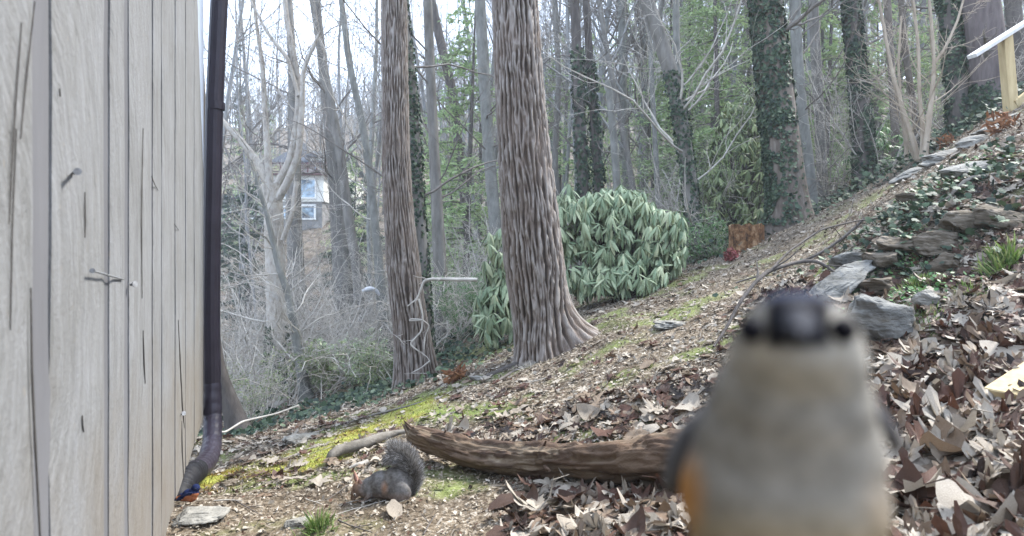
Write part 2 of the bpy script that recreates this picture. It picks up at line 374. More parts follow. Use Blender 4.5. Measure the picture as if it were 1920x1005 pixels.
# ---------------------------------------------------------------- shed wall on the left
WA = math.atan(480/1100); WD = np.array([-math.sin(WA), math.cos(WA), 0]); WN = np.array([math.cos(WA), math.sin(WA), 0])
def WP(s, z, off=0.0): return -WN*.325+WD*s+WN*off+np.array([0, 0, z])
def s_at(px): return .325/math.tan(math.atan((960-px)/F)-WA)
def wall_hit(px, py):
    s = s_at(px); y = WP(s, 0)[1]; return s, CAMZ-(py-HOR)/F*y
def siding_mat():
    m, nt, b = mat('painted_rough_sawn_board', .75, .3)
    v = coords(nt); vs = coords(nt, (1,1,.12)); rnd = attr(nt, 'rnd')
    g = noise(nt, vs, 30, 6, .6); n = noise(nt, v, 3, 4); fine = noise(nt, v, 90, 4)
    cc = WP(.75, 1.0)-WP(2.2, -.1); dn = nt.nodes.new('ShaderNodeVectorMath'); dn.operation = 'DISTANCE'; nt.links.new(v, dn.inputs[0]); dn.inputs[1].default_value = tuple(cc)
    wn_ = nt.nodes.new('ShaderNodeMath'); wn_.operation = 'MULTIPLY_ADD'; nt.links.new(noise(nt, v, 5, 4, .6), wn_.inputs[0]); wn_.inputs[1].default_value = .10; nt.links.new(dn.outputs['Value'], wn_.inputs[2])
    cm = nt.nodes.new('ShaderNodeCombineXYZ'); nt.links.new(wn_.outputs[0], cm.inputs[0]); am = noise(nt, v, 9, 3, .6); nt.links.new(am, cm.inputs[1])
    w = nt.nodes.new('ShaderNodeTexNoise'); w.inputs['Scale'].default_value = 60; w.inputs['Detail'].default_value = 3; w.inputs['Roughness'].default_value = .6
    ms_ = nt.nodes.new('ShaderNodeMapping'); ms_.inputs['Scale'].default_value = (1, .08, 1); nt.links.new(cm.outputs[0], ms_.inputs['Vector']); nt.links.new(ms_.outputs[0], w.inputs['Vector'])
    c = ramp(nt, g, [(.25, (.07,.07,.066)), (.43, (.135,.135,.13)), (.6, (.165,.167,.168)), (.78, (.215,.22,.228))])
    c = mixc(nt, .35, c, ramp(nt, n, [(.3, (.11,.108,.104)), (.7, (.20,.206,.222))]))
    saw = mixc(nt, .25, c, ramp(nt, w.outputs['Fac'], [(.35, (.075,.076,.078)), (.62, (.24,.246,.255))]))
    geo = nt.nodes.new('ShaderNodeSeparateXYZ'); nt.links.new(v, geo.inputs[0])
    ad = nt.nodes.new('ShaderNodeMath'); ad.operation = 'MULTIPLY_ADD'; nt.links.new(n, ad.inputs[0]); ad.inputs[1].default_value = 1.1; nt.links.new(geo.outputs['Z'], ad.inputs[2])
    dirt = nt.nodes.new('ShaderNodeMapRange'); dirt.inputs['From Min'].default_value = .35; dirt.inputs['From Max'].default_value = 1.45
    dirt.inputs['To Min'].default_value = .75; dirt.inputs['To Max'].default_value = 0; nt.links.new(ad.outputs[0], dirt.inputs['Value'])
    c = mixc(nt, dirt.outputs[0], saw, (.15,.118,.08))
    spk = noise(nt, coords(nt, (1,1,.5)), 60, 3, .7)
    c = mixc(nt, ramp(nt, spk, [(.66, (0,0,0)), (.74, (.55,.55,.55))]), c, (.20,.17,.13))
    nt.links.new(c, b.inputs['Base Color'])
    p = bump(nt, b, w.outputs['Fac'], .004, .8); p = bump(nt, b, g, .004, .8, p); bump(nt, b, fine, .0018, 1, p)
    return m
M_SID = siding_mat()
M_GROOVE = simple('groove_paint', (.10,.10,.107), (.145,.146,.155), 6, .7, .002, (1,1,.2))
M_DARK = simple('dark_crack', (.035,.032,.03), (.075,.07,.065), 20)
M_NAIL = simple('galvanised_nail', (.16,.165,.175), (.30,.305,.315), 90, .6, .0005); M_NAIL.node_tree.nodes['Principled BSDF'].inputs['Metallic'].default_value = .7
M_CONC = simple('foundation_concrete', (.10,.09,.08), (.22,.2,.17), 9)
wall = thing('shed_wall', WP(2.2, -.1), 'weathered grey painted rough sawn board wall along the side of the yard', 'wall')
grooves = [(-.6,.05), (-.05,.05), (.42,.06), (.80,.05), (1.195,.09), (1.65,.055), (1.88,.07), (2.31,.035), (2.52,.03), (2.92,.04), (3.33,.03), (3.78,.03)]
S_END = 4.42
edges = [-1.0]+[e for g, w in grooves for e in (g-w/2, g+w/2)]+[S_END]
ztop = 3.3
for bi in range(0, len(edges), 2):
    s0, s1 = edges[bi], edges[bi+1]; mb = MB()
    nz_, ns = 90, 10
    z = np.linspace(-.02+.012*(bi % 3), ztop, nz_); Zg, T = np.meshgrid(z, np.linspace(0, 1, ns), indexing='ij')
    e0 = s0+(fbm2(z*0+s0*5, z, 7, 4, 1)-.5)*.012; e1 = s1+(fbm2(z*0+s1*5, z, 7, 4, 2)-.5)*.012
    if bi+2 >= len(edges): e1 = np.where(z > 1.62, S_END-np.clip((z-1.62)/1.1, 0, 1)*.55-(fbm2(z*0, z, 6, 3, 8)-.5)*.03, S_END)+0*z
    S = e0[:,None]*(1-T)+e1[:,None]*T
    off = .0065+(fbm(np.stack([S*9, Zg*3, S*0+bi], -1), 3)-.5)*.004
    off = off+(fbm(np.stack([S*30, Zg*4+S*20, S*0+bi], -1), 3)-.5)*.002
    # torn knot near the bottom of the first wide groove
    dk = np.hypot((S-1.26)/.07, (Zg-.82)/.13); off += -np.exp(-dk**2)*.010*fbm(np.stack([S*60, Zg*30, S*0], -1), 3)
    off[:,0] -= .004; off[:,-1] -= .004
    V = np.array(-WN*.325)+WD*S[...,None]+WN*off[...,None]; V[...,2] = Zg
    i = np.arange(nz_-1)[:,None]*ns+np.arange(ns-1)[None]
    mb.add(V, np.stack([i, i+1, i+ns+1, i+ns], -1).reshape(-1, 4))
    for col in (0, ns-1):   # edge returns
        A = V[:,col]; B = A-WN*(off[:,col,None]+.02); VV = np.concatenate([A, B]); k = np.arange(nz_-1)
        fc = np.stack([k, k+nz_, k+nz_+1, k+1], -1); mb.add(VV, fc if col == 0 else fc[:,::-1])
    A = V[0]; B = A-WN*.03; VV = np.concatenate([A, B]); k = np.arange(ns-1); mb.add(VV, np.stack([k, k+ns, k+ns+1, k+1], -1))
    o = mb.build('board', M_SID, wall)
mb = MB()   # backing with the building's volume behind
R = Matrix(((WD[0], -WN[0], 0, 0), (WD[1], -WN[1], 0, 0), (0, 0, 1, 0), (0, 0, 0, 1)))
R.translation = Vector(-WN*.325)
box(mb, (-1.0, 0.001, .005), (S_END-.004, .06, ztop), 0, R); mb.build('backing', M_GROOVE, wall)
mb = MB(); box(mb, (-1.0, .03, -1.3), (2.35, .35, .0), 0, R); mb.build('foundation', M_CONC, wall)
mb = MB(); box(mb, (S_END-.03, .062, .0), (S_END-.001, 3.0, ztop), 0, R); mb.build('end_wall', M_SID, wall)
# flat rough torn area + cracks (thin dark strips on the face, slot shade put into their colour)
def crack(pts, w, nm='crack'):
    P3 = []; 
    for px, py in pts: s, z = wall_hit(px, py); P3.append([s, z])
    P3 = resample(np.array(P3), 26); k = len(P3)
    ww = w*.32*np.sin(np.linspace(.06, 3.08, k))*(.6+.8*vn(np.stack([P3[:,1]*30, P3[:,0]*9, P3[:,0]*0], -1)))
    L = np.stack([WP(s-a, z, .0100) for (s, z), a in zip(P3, ww)]); Rr = np.stack([WP(s+a, z, .0100) for (s, z), a in zip(P3, ww)])
    L2 = L-WN*.002; R2 = Rr-WN*.002; VV = np.concatenate([L, Rr, L2, R2]); i = np.arange(k-1)
    m_ = MB(); m_.add(VV, np.concatenate([np.stack([i, i+k, i+k+1, i+1], -1), np.stack([i, i+1, i+1+2*k, i+2*k], -1), np.stack([i+k, i+3*k, i+1+3*k, i+1+k], -1)]))
    return m_.build(nm, M_DARK, wall)
crack([(44,540),(46,700),(54,860),(62,1005),(66,1100)], .010)
crack([(26,40),(14,200),(6,330),(2,420)], .003); crack([(52,0),(36,140),(24,260)], .0022); crack([(16,240),(8,420),(4,620)], .002)
crack([(330,600),(334,680),(338,760),(342,803)], .05); crack([(262,240),(260,330),(259,420),(260,560)], .012)
crack([(337,790),(338,850),(341,900)], .03); crack([(149,360),(150,420),(149,446)], .005); crack([(278,330),(284,345),(291,357)], .014)
crack([(262,620),(264,680),(266,720)], .015); crack([(322,420),(326,425),(331,432)], .02)
crack([(144,780),(145,800),(147,812)], .006); crack([(100,165),(101,180)], .004)
def nail(p0, p1, o0, o1, r, head):
    (s0, z0), (s1, z1) = wall_hit(*p0), wall_hit(*p1); a = WP(s0, z0, o0); b = WP(s1, z1, o1); m_ = MB()
    tubes(m_, np.linspace(a, b, 4), np.full(4, r), 10, cap=True)
    d = norm(a-b); tubes(m_, np.stack([a, a+d*.0022]), np.full(2, head), 12, cap=True)
    return m_.build('nail', M_NAIL, wall)
nail((151,508),(222,524), .02, .010, .0022, .0052)['label'] = 'long bent nail lying along the board'
nail((107,320),(128,324), .030, .009, .0035, .0065)['label'] = 'short stub of a nail head'
nail((238,533),(239,534), .018, .008, .004, .009); nail((335,776),(336,777), .02, .008, .004, .010)
# ribbed metal panel beyond the board edge
mp_ = thing('ribbed_metal_panel', WP(4.2, 1.6), 'pale ribbed metal panel showing beside the upper edge of the board wall', 'metal panel')
M_METAL = simple('pale_painted_metal', (.36,.41,.50), (.46,.52,.62), 3, .4, 0, spec=.5)
for k in range(7):
    s = 3.86+k*.083; mb = MB(); box(mb, (s, -.004, 1.5), (s+.060, .0005, 3.28), 0, R, .0015); mb.build('rib', M_METAL, mp_)
# ---------------------------------------------------------------- downspout
M_SPOUT = simple('dark_brown_vinyl', (.018,.014,.022), (.034,.027,.040), 5, .45, .0004, spec=.35)
M_BLACK = simple('black_plastic', (.006,.006,.008), (.014,.014,.017), 9, .6, .0006, spec=.2)
ds = thing('downspout', P(392, 870, 3.95), 'dark purple brown round downspout running down the corner of the board wall', 'downspout')
path = np.array([P(416, -160, 4.02), P(411, 0, 4.02), P(402, 200, 4.02), P(398, 400, 4.02), P(396, 600, 4.0), P(398, 730, 4.0)])
def fluted(pts, R0, K=60, S=64, fl=.04, cor=0.0, nfl=16):
    pl = resample(pts, K); t = norm(np.gradient(pl, axis=0)); a = np.array([0, 1., 0.1]); u = norm(np.cross(t, a)); w = np.cross(t, u)
    th = np.arange(S)/S*2*np.pi; rr = R0*(1+fl*np.abs(np.cos(th*nfl/2)))[None]*(1+cor*(np.sin(np.arange(K)*1.6)[:,None]))
    V = pl[:,None]+rr[...,None]*(np.cos(th)[None,:,None]*u[:,None]+np.sin(th)[None,:,None]*w[:,None])
    i = np.arange(K-1)[:,None]*S; s = np.arange(S)[None]; s2 = (s+1) % S
    return V.reshape(-1, 3), np.stack([i+s, i+s2, i+S+s2, i+S+s], -1).reshape(-1, 4)
mb = MB(); mb.add(*fluted(path, .053)); mb.build('pipe', M_SPOUT, ds)
mb = MB(); mb.add(*fluted(np.array([P(404,192,4.02),P(404,206,4.02)]), .057, 4)); mb.build('joint_collar', M_SPOUT, ds)
mb = MB(); mb.add(*fluted(np.array([P(398,720,4.0), P(399,785,3.95), P(398,830,3.78), P(391,860,3.55), P(377,878,3.3), P(358,888,3.05)]), .056, 64, 64, .02, .035)); mb.build('elbow', M_SPOUT, ds)
dr = thing('drain_pipe', P(345, 925, 3.6), 'black corrugated drain pipe fitting at the foot of the downspout', 'drain pipe')
mb = MB(); mb.add(*fluted(np.array([P(368,883,3.16), P(352,893,3.0), P(343,902,2.9)]), .060, 30, 48, .0, .012)); mb.build('adapter', M_BLACK, dr)
mb = MB(); mb.add(*fluted(np.array([P(350,896,2.97), P(341,908,2.86), P(333,928,2.80), P(326,960,2.78)]), .062, 40, 48, .0, .06)); mb.build('corrugated_hose', M_BLACK, dr)
# ---------------------------------------------------------------- haze
hz = bpy.data.materials.new('air'); hz.use_nodes = True; hn = hz.node_tree; hn.nodes.clear()
pv = hn.nodes.new('ShaderNodeVolumePrincipled'); pv.inputs['Color'].default_value = (.84,.93,1,1); pv.inputs['Density'].default_value = .0023; pv.inputs['Anisotropy'].default_value = .2
ho = hn.nodes.new('ShaderNodeOutputMaterial'); hn.links.new(pv.outputs[0], ho.inputs['Volume'])
mb = MB(); box(mb, (-178, -63, -60), (178, 168, 75)); tag(mb.build('haze', hz), kind='stuff')
# ---------------------------------------------------------------- tree materials
M_BARKB = bark('brown_ridged_bark', (.05,.038,.03), (.20,.175,.15), 16, .03, .16, (.11,.088,.072))
M_BARKG = bark('grey_bark', (.07,.063,.053), (.21,.2,.182), 14, .012, .2)
M_BARKP = bark('pale_smooth_bark', (.085,.085,.075), (.235,.235,.215), 14, .005, .35)
M_BARKD = bark('dark_bark', (.035,.03,.027), (.13,.115,.105), 14, .015, .2)
M_SYC = bark('mottled_sycamore_bark', (.085,.07,.055), (.43,.41,.375), 18, .004, .5, (.34,.30,.25))
M_TWIG = bark('pale_twigs', (.22,.20,.175), (.50,.47,.42), 9, 0.002, 1)
M_TWIGD = bark('grey_twigs', (.075,.065,.058), (.21,.19,.17), 9, 0.002, 1)
M_FARB = bark('far_haze_grey_bark', (.10,.10,.095), (.27,.272,.27), 12, .008, .2)  # lighter than the nearer grey bark, distance haze put into the colour
M_FART = bark('far_haze_grey_twigs', (.12,.118,.112), (.30,.297,.29), 9, .002, 1)  # twigs lightened likewise, haze painted into their colour
M_TAN = bark('tan_smooth_stem', (.22,.175,.13), (.42,.36,.285), 9, .003, .5)
M_IVY = leafmat('ivy_leaf', [(0, (.015,.028,.02)), (.5, (.035,.06,.036)), (.8, (.06,.095,.05)), (1, (.14,.17,.11))], .62, .25, .1)
M_HEM = leafmat('hemlock_needles', [(0, (.20,.29,.14)), (.5, (.34,.45,.22)), (1, (.48,.57,.30))], .7, .2, .35)
M_CON = leafmat('far_conifer_needles', [(0, (.03,.055,.04)), (1, (.07,.10,.06))], .7, .2, .1)
M_RHO = leafmat('rhododendron_leaf', [(0, (.12,.18,.10)), (.4, (.25,.32,.19)), (.8, (.37,.43,.27)), (1, (.47,.50,.31))], .42, .3, .15)
M_SHR = leafmat('evergreen_shrub_leaf', [(0, (.04,.10,.035)), (.5, (.08,.18,.055)), (1, (.16,.27,.10))], .45, .35, .2)
M_OLV = leafmat('olive_leaf', [(0, (.08,.11,.05)), (.5, (.16,.21,.09)), (1, (.27,.31,.14))], .45, .35, .2)
# templates
def ivy_t():
    o = np.array([(0,-.5),(.25,-.42),(.5,-.12),(.26,.02),(.33,.3),(.1,.25),(0,.55),(-.1,.25),(-.33,.3),(-.26,.02),(-.5,-.12),(-.25,-.42)])
    o = np.vstack([o, [(0,-.05)]]); z = -.25*(o[:,0]**2)-.15*o[:,1]**2; v = np.column_stack([o, z]); v[:,1] *= -1
    return v, np.array([[12,(i+1) % 12,i] for i in range(12)])
IVY = ivy_t()
IVY_S = (np.array([(0,.45,0),(.45,.05,-.06),(.2,-.5,-.08),(-.2,-.5,-.08),(-.45,.05,-.06)]), np.array([[0,4,2],[0,2,1],[4,3,2]]))
def blade_t(K=4, w=.14, curl=.25, fold=.25):
    t = np.linspace(0, 1, K+1); wd = w*np.sin(np.pi*np.clip(t*.93+.05, 0, 1))**.8; z = -curl*t**2
    c = np.column_stack([t*0, t, z]); l = np.column_stack([-wd, t, z-fold*wd]); r = np.column_stack([wd, t, z-fold*wd])
    v = np.vstack([c, l, r]); n = K+1; f = []
    for k in range(K): f += [[k, n+k, n+k+1, k+1], [2*n+k, k, k+1, 2*n+k+1]]
    return v, np.array([q[::-1] for q in f])
BLD = blade_t(); BLD_S = blade_t(2, .16)
def leafball(mb, rng, c, rad, n, size, tmpl=BLD_S, mat_=0, shell=.55, down=.2, sq=1.0):
    d = norm(rng.normal(size=(n,3))); r = rng.uniform(shell, 1, n)**.6
    lump = .7+.6*fbm(d*2.3+c*.7, 2)
    p = c+d*np.asarray(rad)*r[:,None]*lump[:,None]
    fr = frames(norm(d+rng.normal(size=(n,3))*.6), norm(rng.normal(size=(n,3))-np.array([0,0,down])))
    scatter(mb, *tmpl, p, fr, size*rng.uniform(.6, 1.3, n), mat_, rng.uniform(0, 1, n))
def trunk_path(pp, K=40):
    """pp: list of (px,py,width_px,depth)"""
    a = np.array([[*P(x, y, d), w*d/F/2] for x, y, w, d in pp]); r = resample(a, K); return r[:,:3], r[:,3]
def rough_tube(mb, pts, rad, S=24, amp=.08, fr=9, seed=0, mat_=0):
    K = len(pts); t = norm(np.gradient(pts, axis=0)); ov = norm(pts[-1]-pts[0]); a = np.array([1., .1, 0]) if abs(ov[2]) > .7 else np.array([0, .1, 1.])
    u = norm(np.cross(t, a)); w = np.cross(t, u); th = np.arange(S)/S*2*np.pi
    L = np.concatenate([[0], np.cumsum(np.linalg.norm(np.diff(pts, axis=0), axis=1))])
    q = np.stack([np.cos(th)[None]*fr/6+0*L[:,None]+seed, np.sin(th)[None]*fr/6+0*L[:,None], L[:,None]*1.2/ max(rad[0], .02)*.12+0*th[None]], -1)
    rr = rad[:,None]*(1+amp*2*(fbm(q, 4)-.5))
    V = pts[:,None]+rr[...,None]*(np.cos(th)[None,:,None]*u[:,None]+np.sin(th)[None,:,None]*w[:,None])
    i = np.arange(K-1)[:,None]*S; s = np.arange(S)[None]; s2 = (s+1) % S
    mb.add(V.reshape(-1,3), np.stack([i+s, i+s2, i+S+s2, i+S+s], -1).reshape(-1, 4), mat_)
def add_ivy(parent, pts, rad, n, h0, h1, size, seed, thick=1.5, side=None, nm='ivy'):
    rng = np.random.default_rng(seed); K = len(pts); t = norm(np.gradient(pts, axis=0))
    k = rng.uniform(h0, h1, n)*(K-1); i = np.minimum(k.astype(int), K-2); f = (k-i)[:,None]
    p = pts[i]*(1-f)+pts[i+1]*f; r = rad[i]*(1-f[:,0])+rad[i+1]*f[:,0]
    th = rng.uniform(0, 2*np.pi, n)
    if side is not None: th = side+rng.normal(size=n)*1.0
    d = np.stack([np.cos(th), np.sin(th), th*0], -1)
    lump = fbm(np.stack([np.cos(th)*1.5+seed, np.sin(th)*1.5, p[:,2]*3.2], -1), 3)
    keep = lump > .36
    off = (1+(thick-1)*np.clip(lump*2-.7, 0, 1.4)*rng.uniform(.2, 1, n))
    pos = p+d*(r*off+.012)[:,None]
    fr = frames(norm(d+rng.normal(size=(n,3))*.45+np.array([0,0,.35])), np.array([[0,0,1.]])+rng.normal(size=(n,3))*.5)
    m_ = MB(); rn = np.clip(rng.uniform(0, 1, n), 0, 1)
    scatter(m_, *IVY_S, pos[keep], tuple(a[keep] for a in fr), size*rng.uniform(.6, 1.35, n)[keep], 0, rn[keep])
    o = m_.build(nm, M_IVY, parent); o['kind'] = 'stuff'; return o
def twig_crown(mb, pts, rad, specs, seed, mats=(0,)*9, rnd=None, rmin=.0018, ground=True):
    rng = np.random.default_rng(seed); cp, cr_ = pts[None], rad[None]
    for L, sp in enumerate(specs):
        cp, cr_ = grow(cp, cr_, sp, rng); cr_ = np.maximum(cr_, rmin)
        if ground:
            gz = H(cp[...,0], cp[...,1]); cp[...,2] = np.maximum(cp[...,2], gz-.02)
        tubes(mb, cp, cr_, 5 if L == 0 else 4 if L == 1 else 3, mats[min(L, len(mats)-1)])
    return cp
def extend(pts, rad, top=13.0, seed=1, tip=.35):
    """carry a trunk on above the frame"""
    d = norm(pts[-1]-pts[-6]); n = 14; rng = np.random.default_rng(seed); out = [pts[-1]]; st = max(.2, (top-pts[-1][2])/n)
    for k in range(n): out.append(out[-1]+d*st); d = norm(d+rng.normal(size=3)*.04+np.array([0,0,.06]))
    return np.vstack([pts, out[1:]]), np.concatenate([rad, rad[-1]*np.linspace(1, tip, n+1)[1:]])
# ---------------------------------------------------------------- two big trunks
def hero_mat():
    m, nt, b = mat('deeply_furrowed_bark', .9, .15); h = attr(nt, 'rnd'); v = coords(nt, (1,1,.25)); n = noise(nt, v, 40, 6, .65); n2 = noise(nt, coords(nt), 3, 4)
    c = ramp(nt, h, [(.1, (.035,.027,.022)), (.3, (.105,.083,.068)), (.65, (.19,.163,.143)), (1, (.285,.265,.245))])
    c = mixc(nt, .38, c, ramp(nt, n, [(.3, (.45,.42,.40)), (.7, (1.6,1.55,1.5))]), 'MULTIPLY')
    c = mixc(nt, ramp(nt, n2, [(.45, (0,0,0)), (.7, (.5,.5,.5))]), c, (.17,.13,.105))
    nt.links.new(c, b.inputs['Base Color']); bump(nt, b, n, .012); return m
M_HERO = hero_mat()
def hero_trunk(parent, pts, rad, base, flare, S=150, K=420, seed=0, fs=6.0, amp=.05):
    a = resample(np.column_stack([pts, rad]), K); pts, rad = a[:,:3], a[:,3]
    th = np.arange(S)/S*2*np.pi; L = np.concatenate([[0], np.cumsum(np.linalg.norm(np.diff(pts, axis=0), axis=1))])
    h = L-base; C, Sn = np.cos(th)[None]+0*h[:,None], np.sin(th)[None]+0*h[:,None]; Hh = h[:,None]+0*C; R0 = rad[int(K*.06)]; b0 = pts[np.argmin(np.abs(h))]; Gd = H(b0[0]+R0*1.7*np.cos(th), b0[1]+R0*1.7*np.sin(th)); hl = np.maximum(pts[:,2:3]-Gd[None], -.12)
    wz = fbm(np.stack([C*2.2+seed, Sn*2.2, Hh*1.4], -1), 3)
    q = np.stack([C*fs+(wz-.5)*3.2+seed, Sn*fs+(wz-.5)*2.2, Hh*3.6+wz*1.5], -1)
    pl0 = fbm(np.stack([C*fs*1.1+2, Sn*fs*1.1, Hh*7], -1), 3); tri = lambda a: np.abs(2*(a-np.floor(a))-1); NR = round(fs*4.6); w2 = fbm(np.stack([C*1.8+9+seed, Sn*1.8, Hh*2.0], -1), 3); w1 = fbm(np.stack([C*2.0+seed, Sn*2.0, Hh*2.2+4], -1), 3); tt_ = (th/(2*np.pi)*NR)[None]
    rg = np.maximum(tri(tt_+w1*2.6+(wz-.5)*1.4+pl0*.5), tri(tt_+.5-w2*2.8-pl0*.5)); rg = 1-np.clip((rg-.34)*1.9, 0, 1)
    q2 = np.stack([C*fs*3.2+seed+5, Sn*fs*3.2, Hh*22], -1); pl = fbm(q2, 3)
    brk = smooth01((fbm(np.stack([C*fs*1.3, Sn*fs*1.3, Hh*14+seed], -1), 3)-.40)/.12); fur = np.clip((1-rg)*(.12+.42*brk+.95*pl), 0, 1)     # 1 = ridge
    fl = np.zeros_like(C)
    for (ang, am, wd, hh) in flare:
        da = (th-ang+np.pi) % (2*np.pi)-np.pi; fl += am*np.exp(-(da/wd)**2)[None]*np.exp(-hl/hh)
    rr = rad[:,None]*(1+fl)*(1+(fbm(np.stack([C*1.2, Sn*1.2, Hh*1.1+seed], -1), 2)-.5)*.16)+amp*rad.mean()*(fur-.5)*2
    V = np.stack([pts[:,0:1]+rr*C, pts[:,1:2]+rr*Sn, pts[:,2:3]+0*C], -1)
    i = np.arange(K-1)[:,None]*S; s = np.arange(S)[None]; s2 = (s+1) % S
    mb = MB(); mb.add(V.reshape(-1,3), np.stack([i+s, i+s2, i+S+s2, i+S+s], -1).reshape(-1,4), 0, fur.ravel())
    return mb.build('trunk', M_HERO, parent)
def big_tree(pp, flare, label, seed, S, fs, amp):
    pts, rad = trunk_path(pp, 60); base = np.array([pts[0][0], pts[0][1], Hp(pts[0][0], pts[0][1])])
    # pp starts at the ground; add a buried stretch
    pts = np.vstack([pts[0]-np.array([0,0,.35]), pts]); rad = np.concatenate([rad[:1]*1.05, rad])
    t = thing('tree', base, label, 'tree'); hero_trunk(t, *extend(pts, rad, 11, seed), .35, flare, S, 620, seed, fs, amp)
    e = extend(pts, rad, 11, seed); mb = MB()
    twig_crown(mb, e[0][-16:], e[1][-16:], [(10,.1,1,60,.6,.4,8,.12,.05), (7,.2,1,45,.5,.5,6,.15,.05), (6,.2,1,45,.5,.5,5,.15,.05)], seed)
    mb.build('crown', M_TWIGD, t); return t
big_tree([(1015,672,98,5.0),(1012,600,98,5.0),(1004,500,110,5.0),(994,400,104,5.0),(983,300,97,5.0),(976,200,91,5.0),(970,100,88,5.0),(966,0,84,5.0),(958,-160,78,5.0)],
         [(-.10,1.7,.50,.13),(.35,.7,.3,.2),(-1.5,.25,.4,.2),(-2.4,.28,.4,.16),(2.4,.3,.5,.2),(1.4,.4,.5,.2)], 'massive brown furrowed tree trunk with flared roots standing on the leafy slope', 3, 230, 6.6, .085)
big_tree([(777,700,74,6.4),(771,620,64,6.4),(757,500,60,6.4),(747,400,53,6.4),(742,300,51,6.4),(741,200,48,6.4),(740,100,46,6.4),(739,0,45,6.4),(735,-160,42,6.4)],
         [(.3,.3,.5,.3),(-2.6,.2,.5,.2),(-1.2,.2,.5,.2)], 'tall pale brown straight trunk with fine vertical bark behind the slope edge', 11, 150, 6.5, .065)
# ---------------------------------------------------------------- traced trees of the middle ground
def mid_tree(pp, label, bark_m, seed, twig=None, specs=None, ivy=None, top=14, S=20, amp=.1, t_br=(.25, 1), ext=True, name='tree', group=None, base_flare=True, crown_n=9):
    pts, rad = trunk_path(pp, 44); g = Hp(pts[0][0], pts[0][1])
    if pts[0][2] > g-.1:    # reach the ground
        n = max(2, int((pts[0][2]-g+.15)/.15)); ex = np.linspace([pts[0][0], pts[0][1], g-.15], pts[0], n+1)[:-1]
        pts = np.vstack([ex, pts]); rad = np.concatenate([np.full(len(ex), rad[0]), rad])
    if base_flare: hh = pts[:,2]-g; rad = rad*(1+.35*np.exp(-np.clip(hh, 0, 9)/.25))
    n_tr = len(pts)
    if ext: pts, rad = extend(pts, rad, top, seed)
    t = thing(name, (pts[0][0], pts[0][1], g), label, 'tree', group)
    mb = MB(); rough_tube(mb, pts, rad, S, amp, 9, seed); mb.build('trunk', bark_m, t)
    if specs is None: specs = [(crown_n, t_br[0], t_br[1], 62, .20, .2, 9, .17, .05), (7, .12, 1, 45, .5, .5, 7, .18, .02), (6, .15, 1, 45, .5, .55, 5, .2, 0)]
    mb = MB(); twig_crown(mb, pts, rad, specs, seed); mb.build('crown', twig or M_TWIGD, t)
    if ivy:
        for (h0, h1, n, size, thick, side) in ivy: add_ivy(t, pts[:n_tr], rad[:n_tr], n, h0, h1, size, seed, thick, side)
    return t, pts, rad
T = mid_tree
T([(802,690,26,7.4),(797,600,26,7.4),(790,500,27,7.4),(783,400,27,7.4),(776,280,27,7.4),(768,150,26,7.4),(758,60,22,7.4),(745,-80,20,7.4)], 'slim trunk wrapped in dark ivy directly behind the pale brown trunk', M_BARKG, 21, ivy=[(.08,1,3400,.04,1.35,None)], top=11)
T([(828,560,22,9.0),(824,480,24,9.0),(815,300,20,9.0),(806,120,18,9),(800,-60,16,9)], 'plain grey trunk half hidden behind the ivy wrapped one', M_BARKG, 22)
T([(938,560,26,11),(928,420,23,11),(918,300,22,11),(908,150,22,11),(900,0,20,11),(893,-100,20,11)], 'pale blue grey trunk just to one side of the massive brown trunk', M_BARKP, 23)
T([(1100,480,22,12),(1092,330,22,12),(1086,200,20,12),(1080,60,18,12),(1074,-60,16,12)], 'dark trunk with ivy round its foot above the rhododendron', M_BARKD, 24, ivy=[(.25,.75,900,.07,1.9,None)])
T([(1128,480,18,12.4),(1122,330,17,12.4),(1112,200,15,12.4),(1102,60,14,12.4),(1096,-60,12,12.4)], 'thin dark trunk with ivied foot beside a broken pale snag', M_BARKD, 25, ivy=[(.2,.7,900,.07,2.4,None)])
T([(1160,460,16,10.5),(1156,330,15,10.5),(1150,250,14,10.5),(1142,170,13,10.5),(1139,150,9,10.5)], 'broken off pale snag rising behind the rhododendron bush', M_BARKP, 26, ext=False, name='snag', specs=[(5,.5,.95,70,.25,.25,6,.2,.1),(3,.3,1,45,.5,.5,5,.2,0)])
T([(1304,520,27,8.6),(1301,430,26,8.6),(1293,340,26,8.6),(1281,250,26,8.6),(1262,150,27,8.6),(1240,80,27,8.6),(1212,0,26,8.6),(1180,-90,24,8.6)], 'leaning tree with peeling dark and pale bark and ivy on its lower trunk', M_BARKG, 27, ivy=[(.12,.62,1500,.045,1.5,None)], twig=M_TWIG, crown_n=16, t_br=(.1,1))
T([(1300,480,12,9.4),(1282,300,14,9.4),(1272,180,16,9.4),(1268,60,13,9.4),(1266,-70,12,9.4)], 'slim pale trunk crossing behind the leaning peeling tree', M_BARKP, 28, twig=M_TWIG)
T([(1482,425,70,8.0),(1474,340,64,8.0),(1463,250,62,8.0),(1452,160,58,8.0),(1443,80,56,8.0),(1434,0,54,8.0),(1424,-110,50,8.0)], 'thick leaning trunk with ivy up its side and bare brown bark at its foot', M_BARKB, 29, ivy=[(.05,.42,3600,.045,1.3,2.9),(.38,1,4200,.05,1.25,None)], S=40, top=12, t_br=(.5,1))
T([(1523,400,24,9.6),(1514,300,23,9.6),(1502,200,21,9.6),(1494,100,20,9.6),(1488,-60,19,9.6)], 'straight pale grey trunk close beside the thick ivy trunk', M_BARKP, 30)
T([(1545,390,19,11),(1538,250,18,11),(1530,120,18,11),(1522,-60,17,11)], 'second grey trunk standing between two ivy covered trees', M_BARKG, 31)
T([(1622,360,34,9.6),(1618,250,32,9.6),(1610,150,30,9.6),(1600,60,28,9.6),(1590,-60,27,9.6)], 'slender tree fully clothed in dark ivy behind the stepped path', M_BARKD, 32, ivy=[(0,1,4200,.055,1.3,None)], top=12)
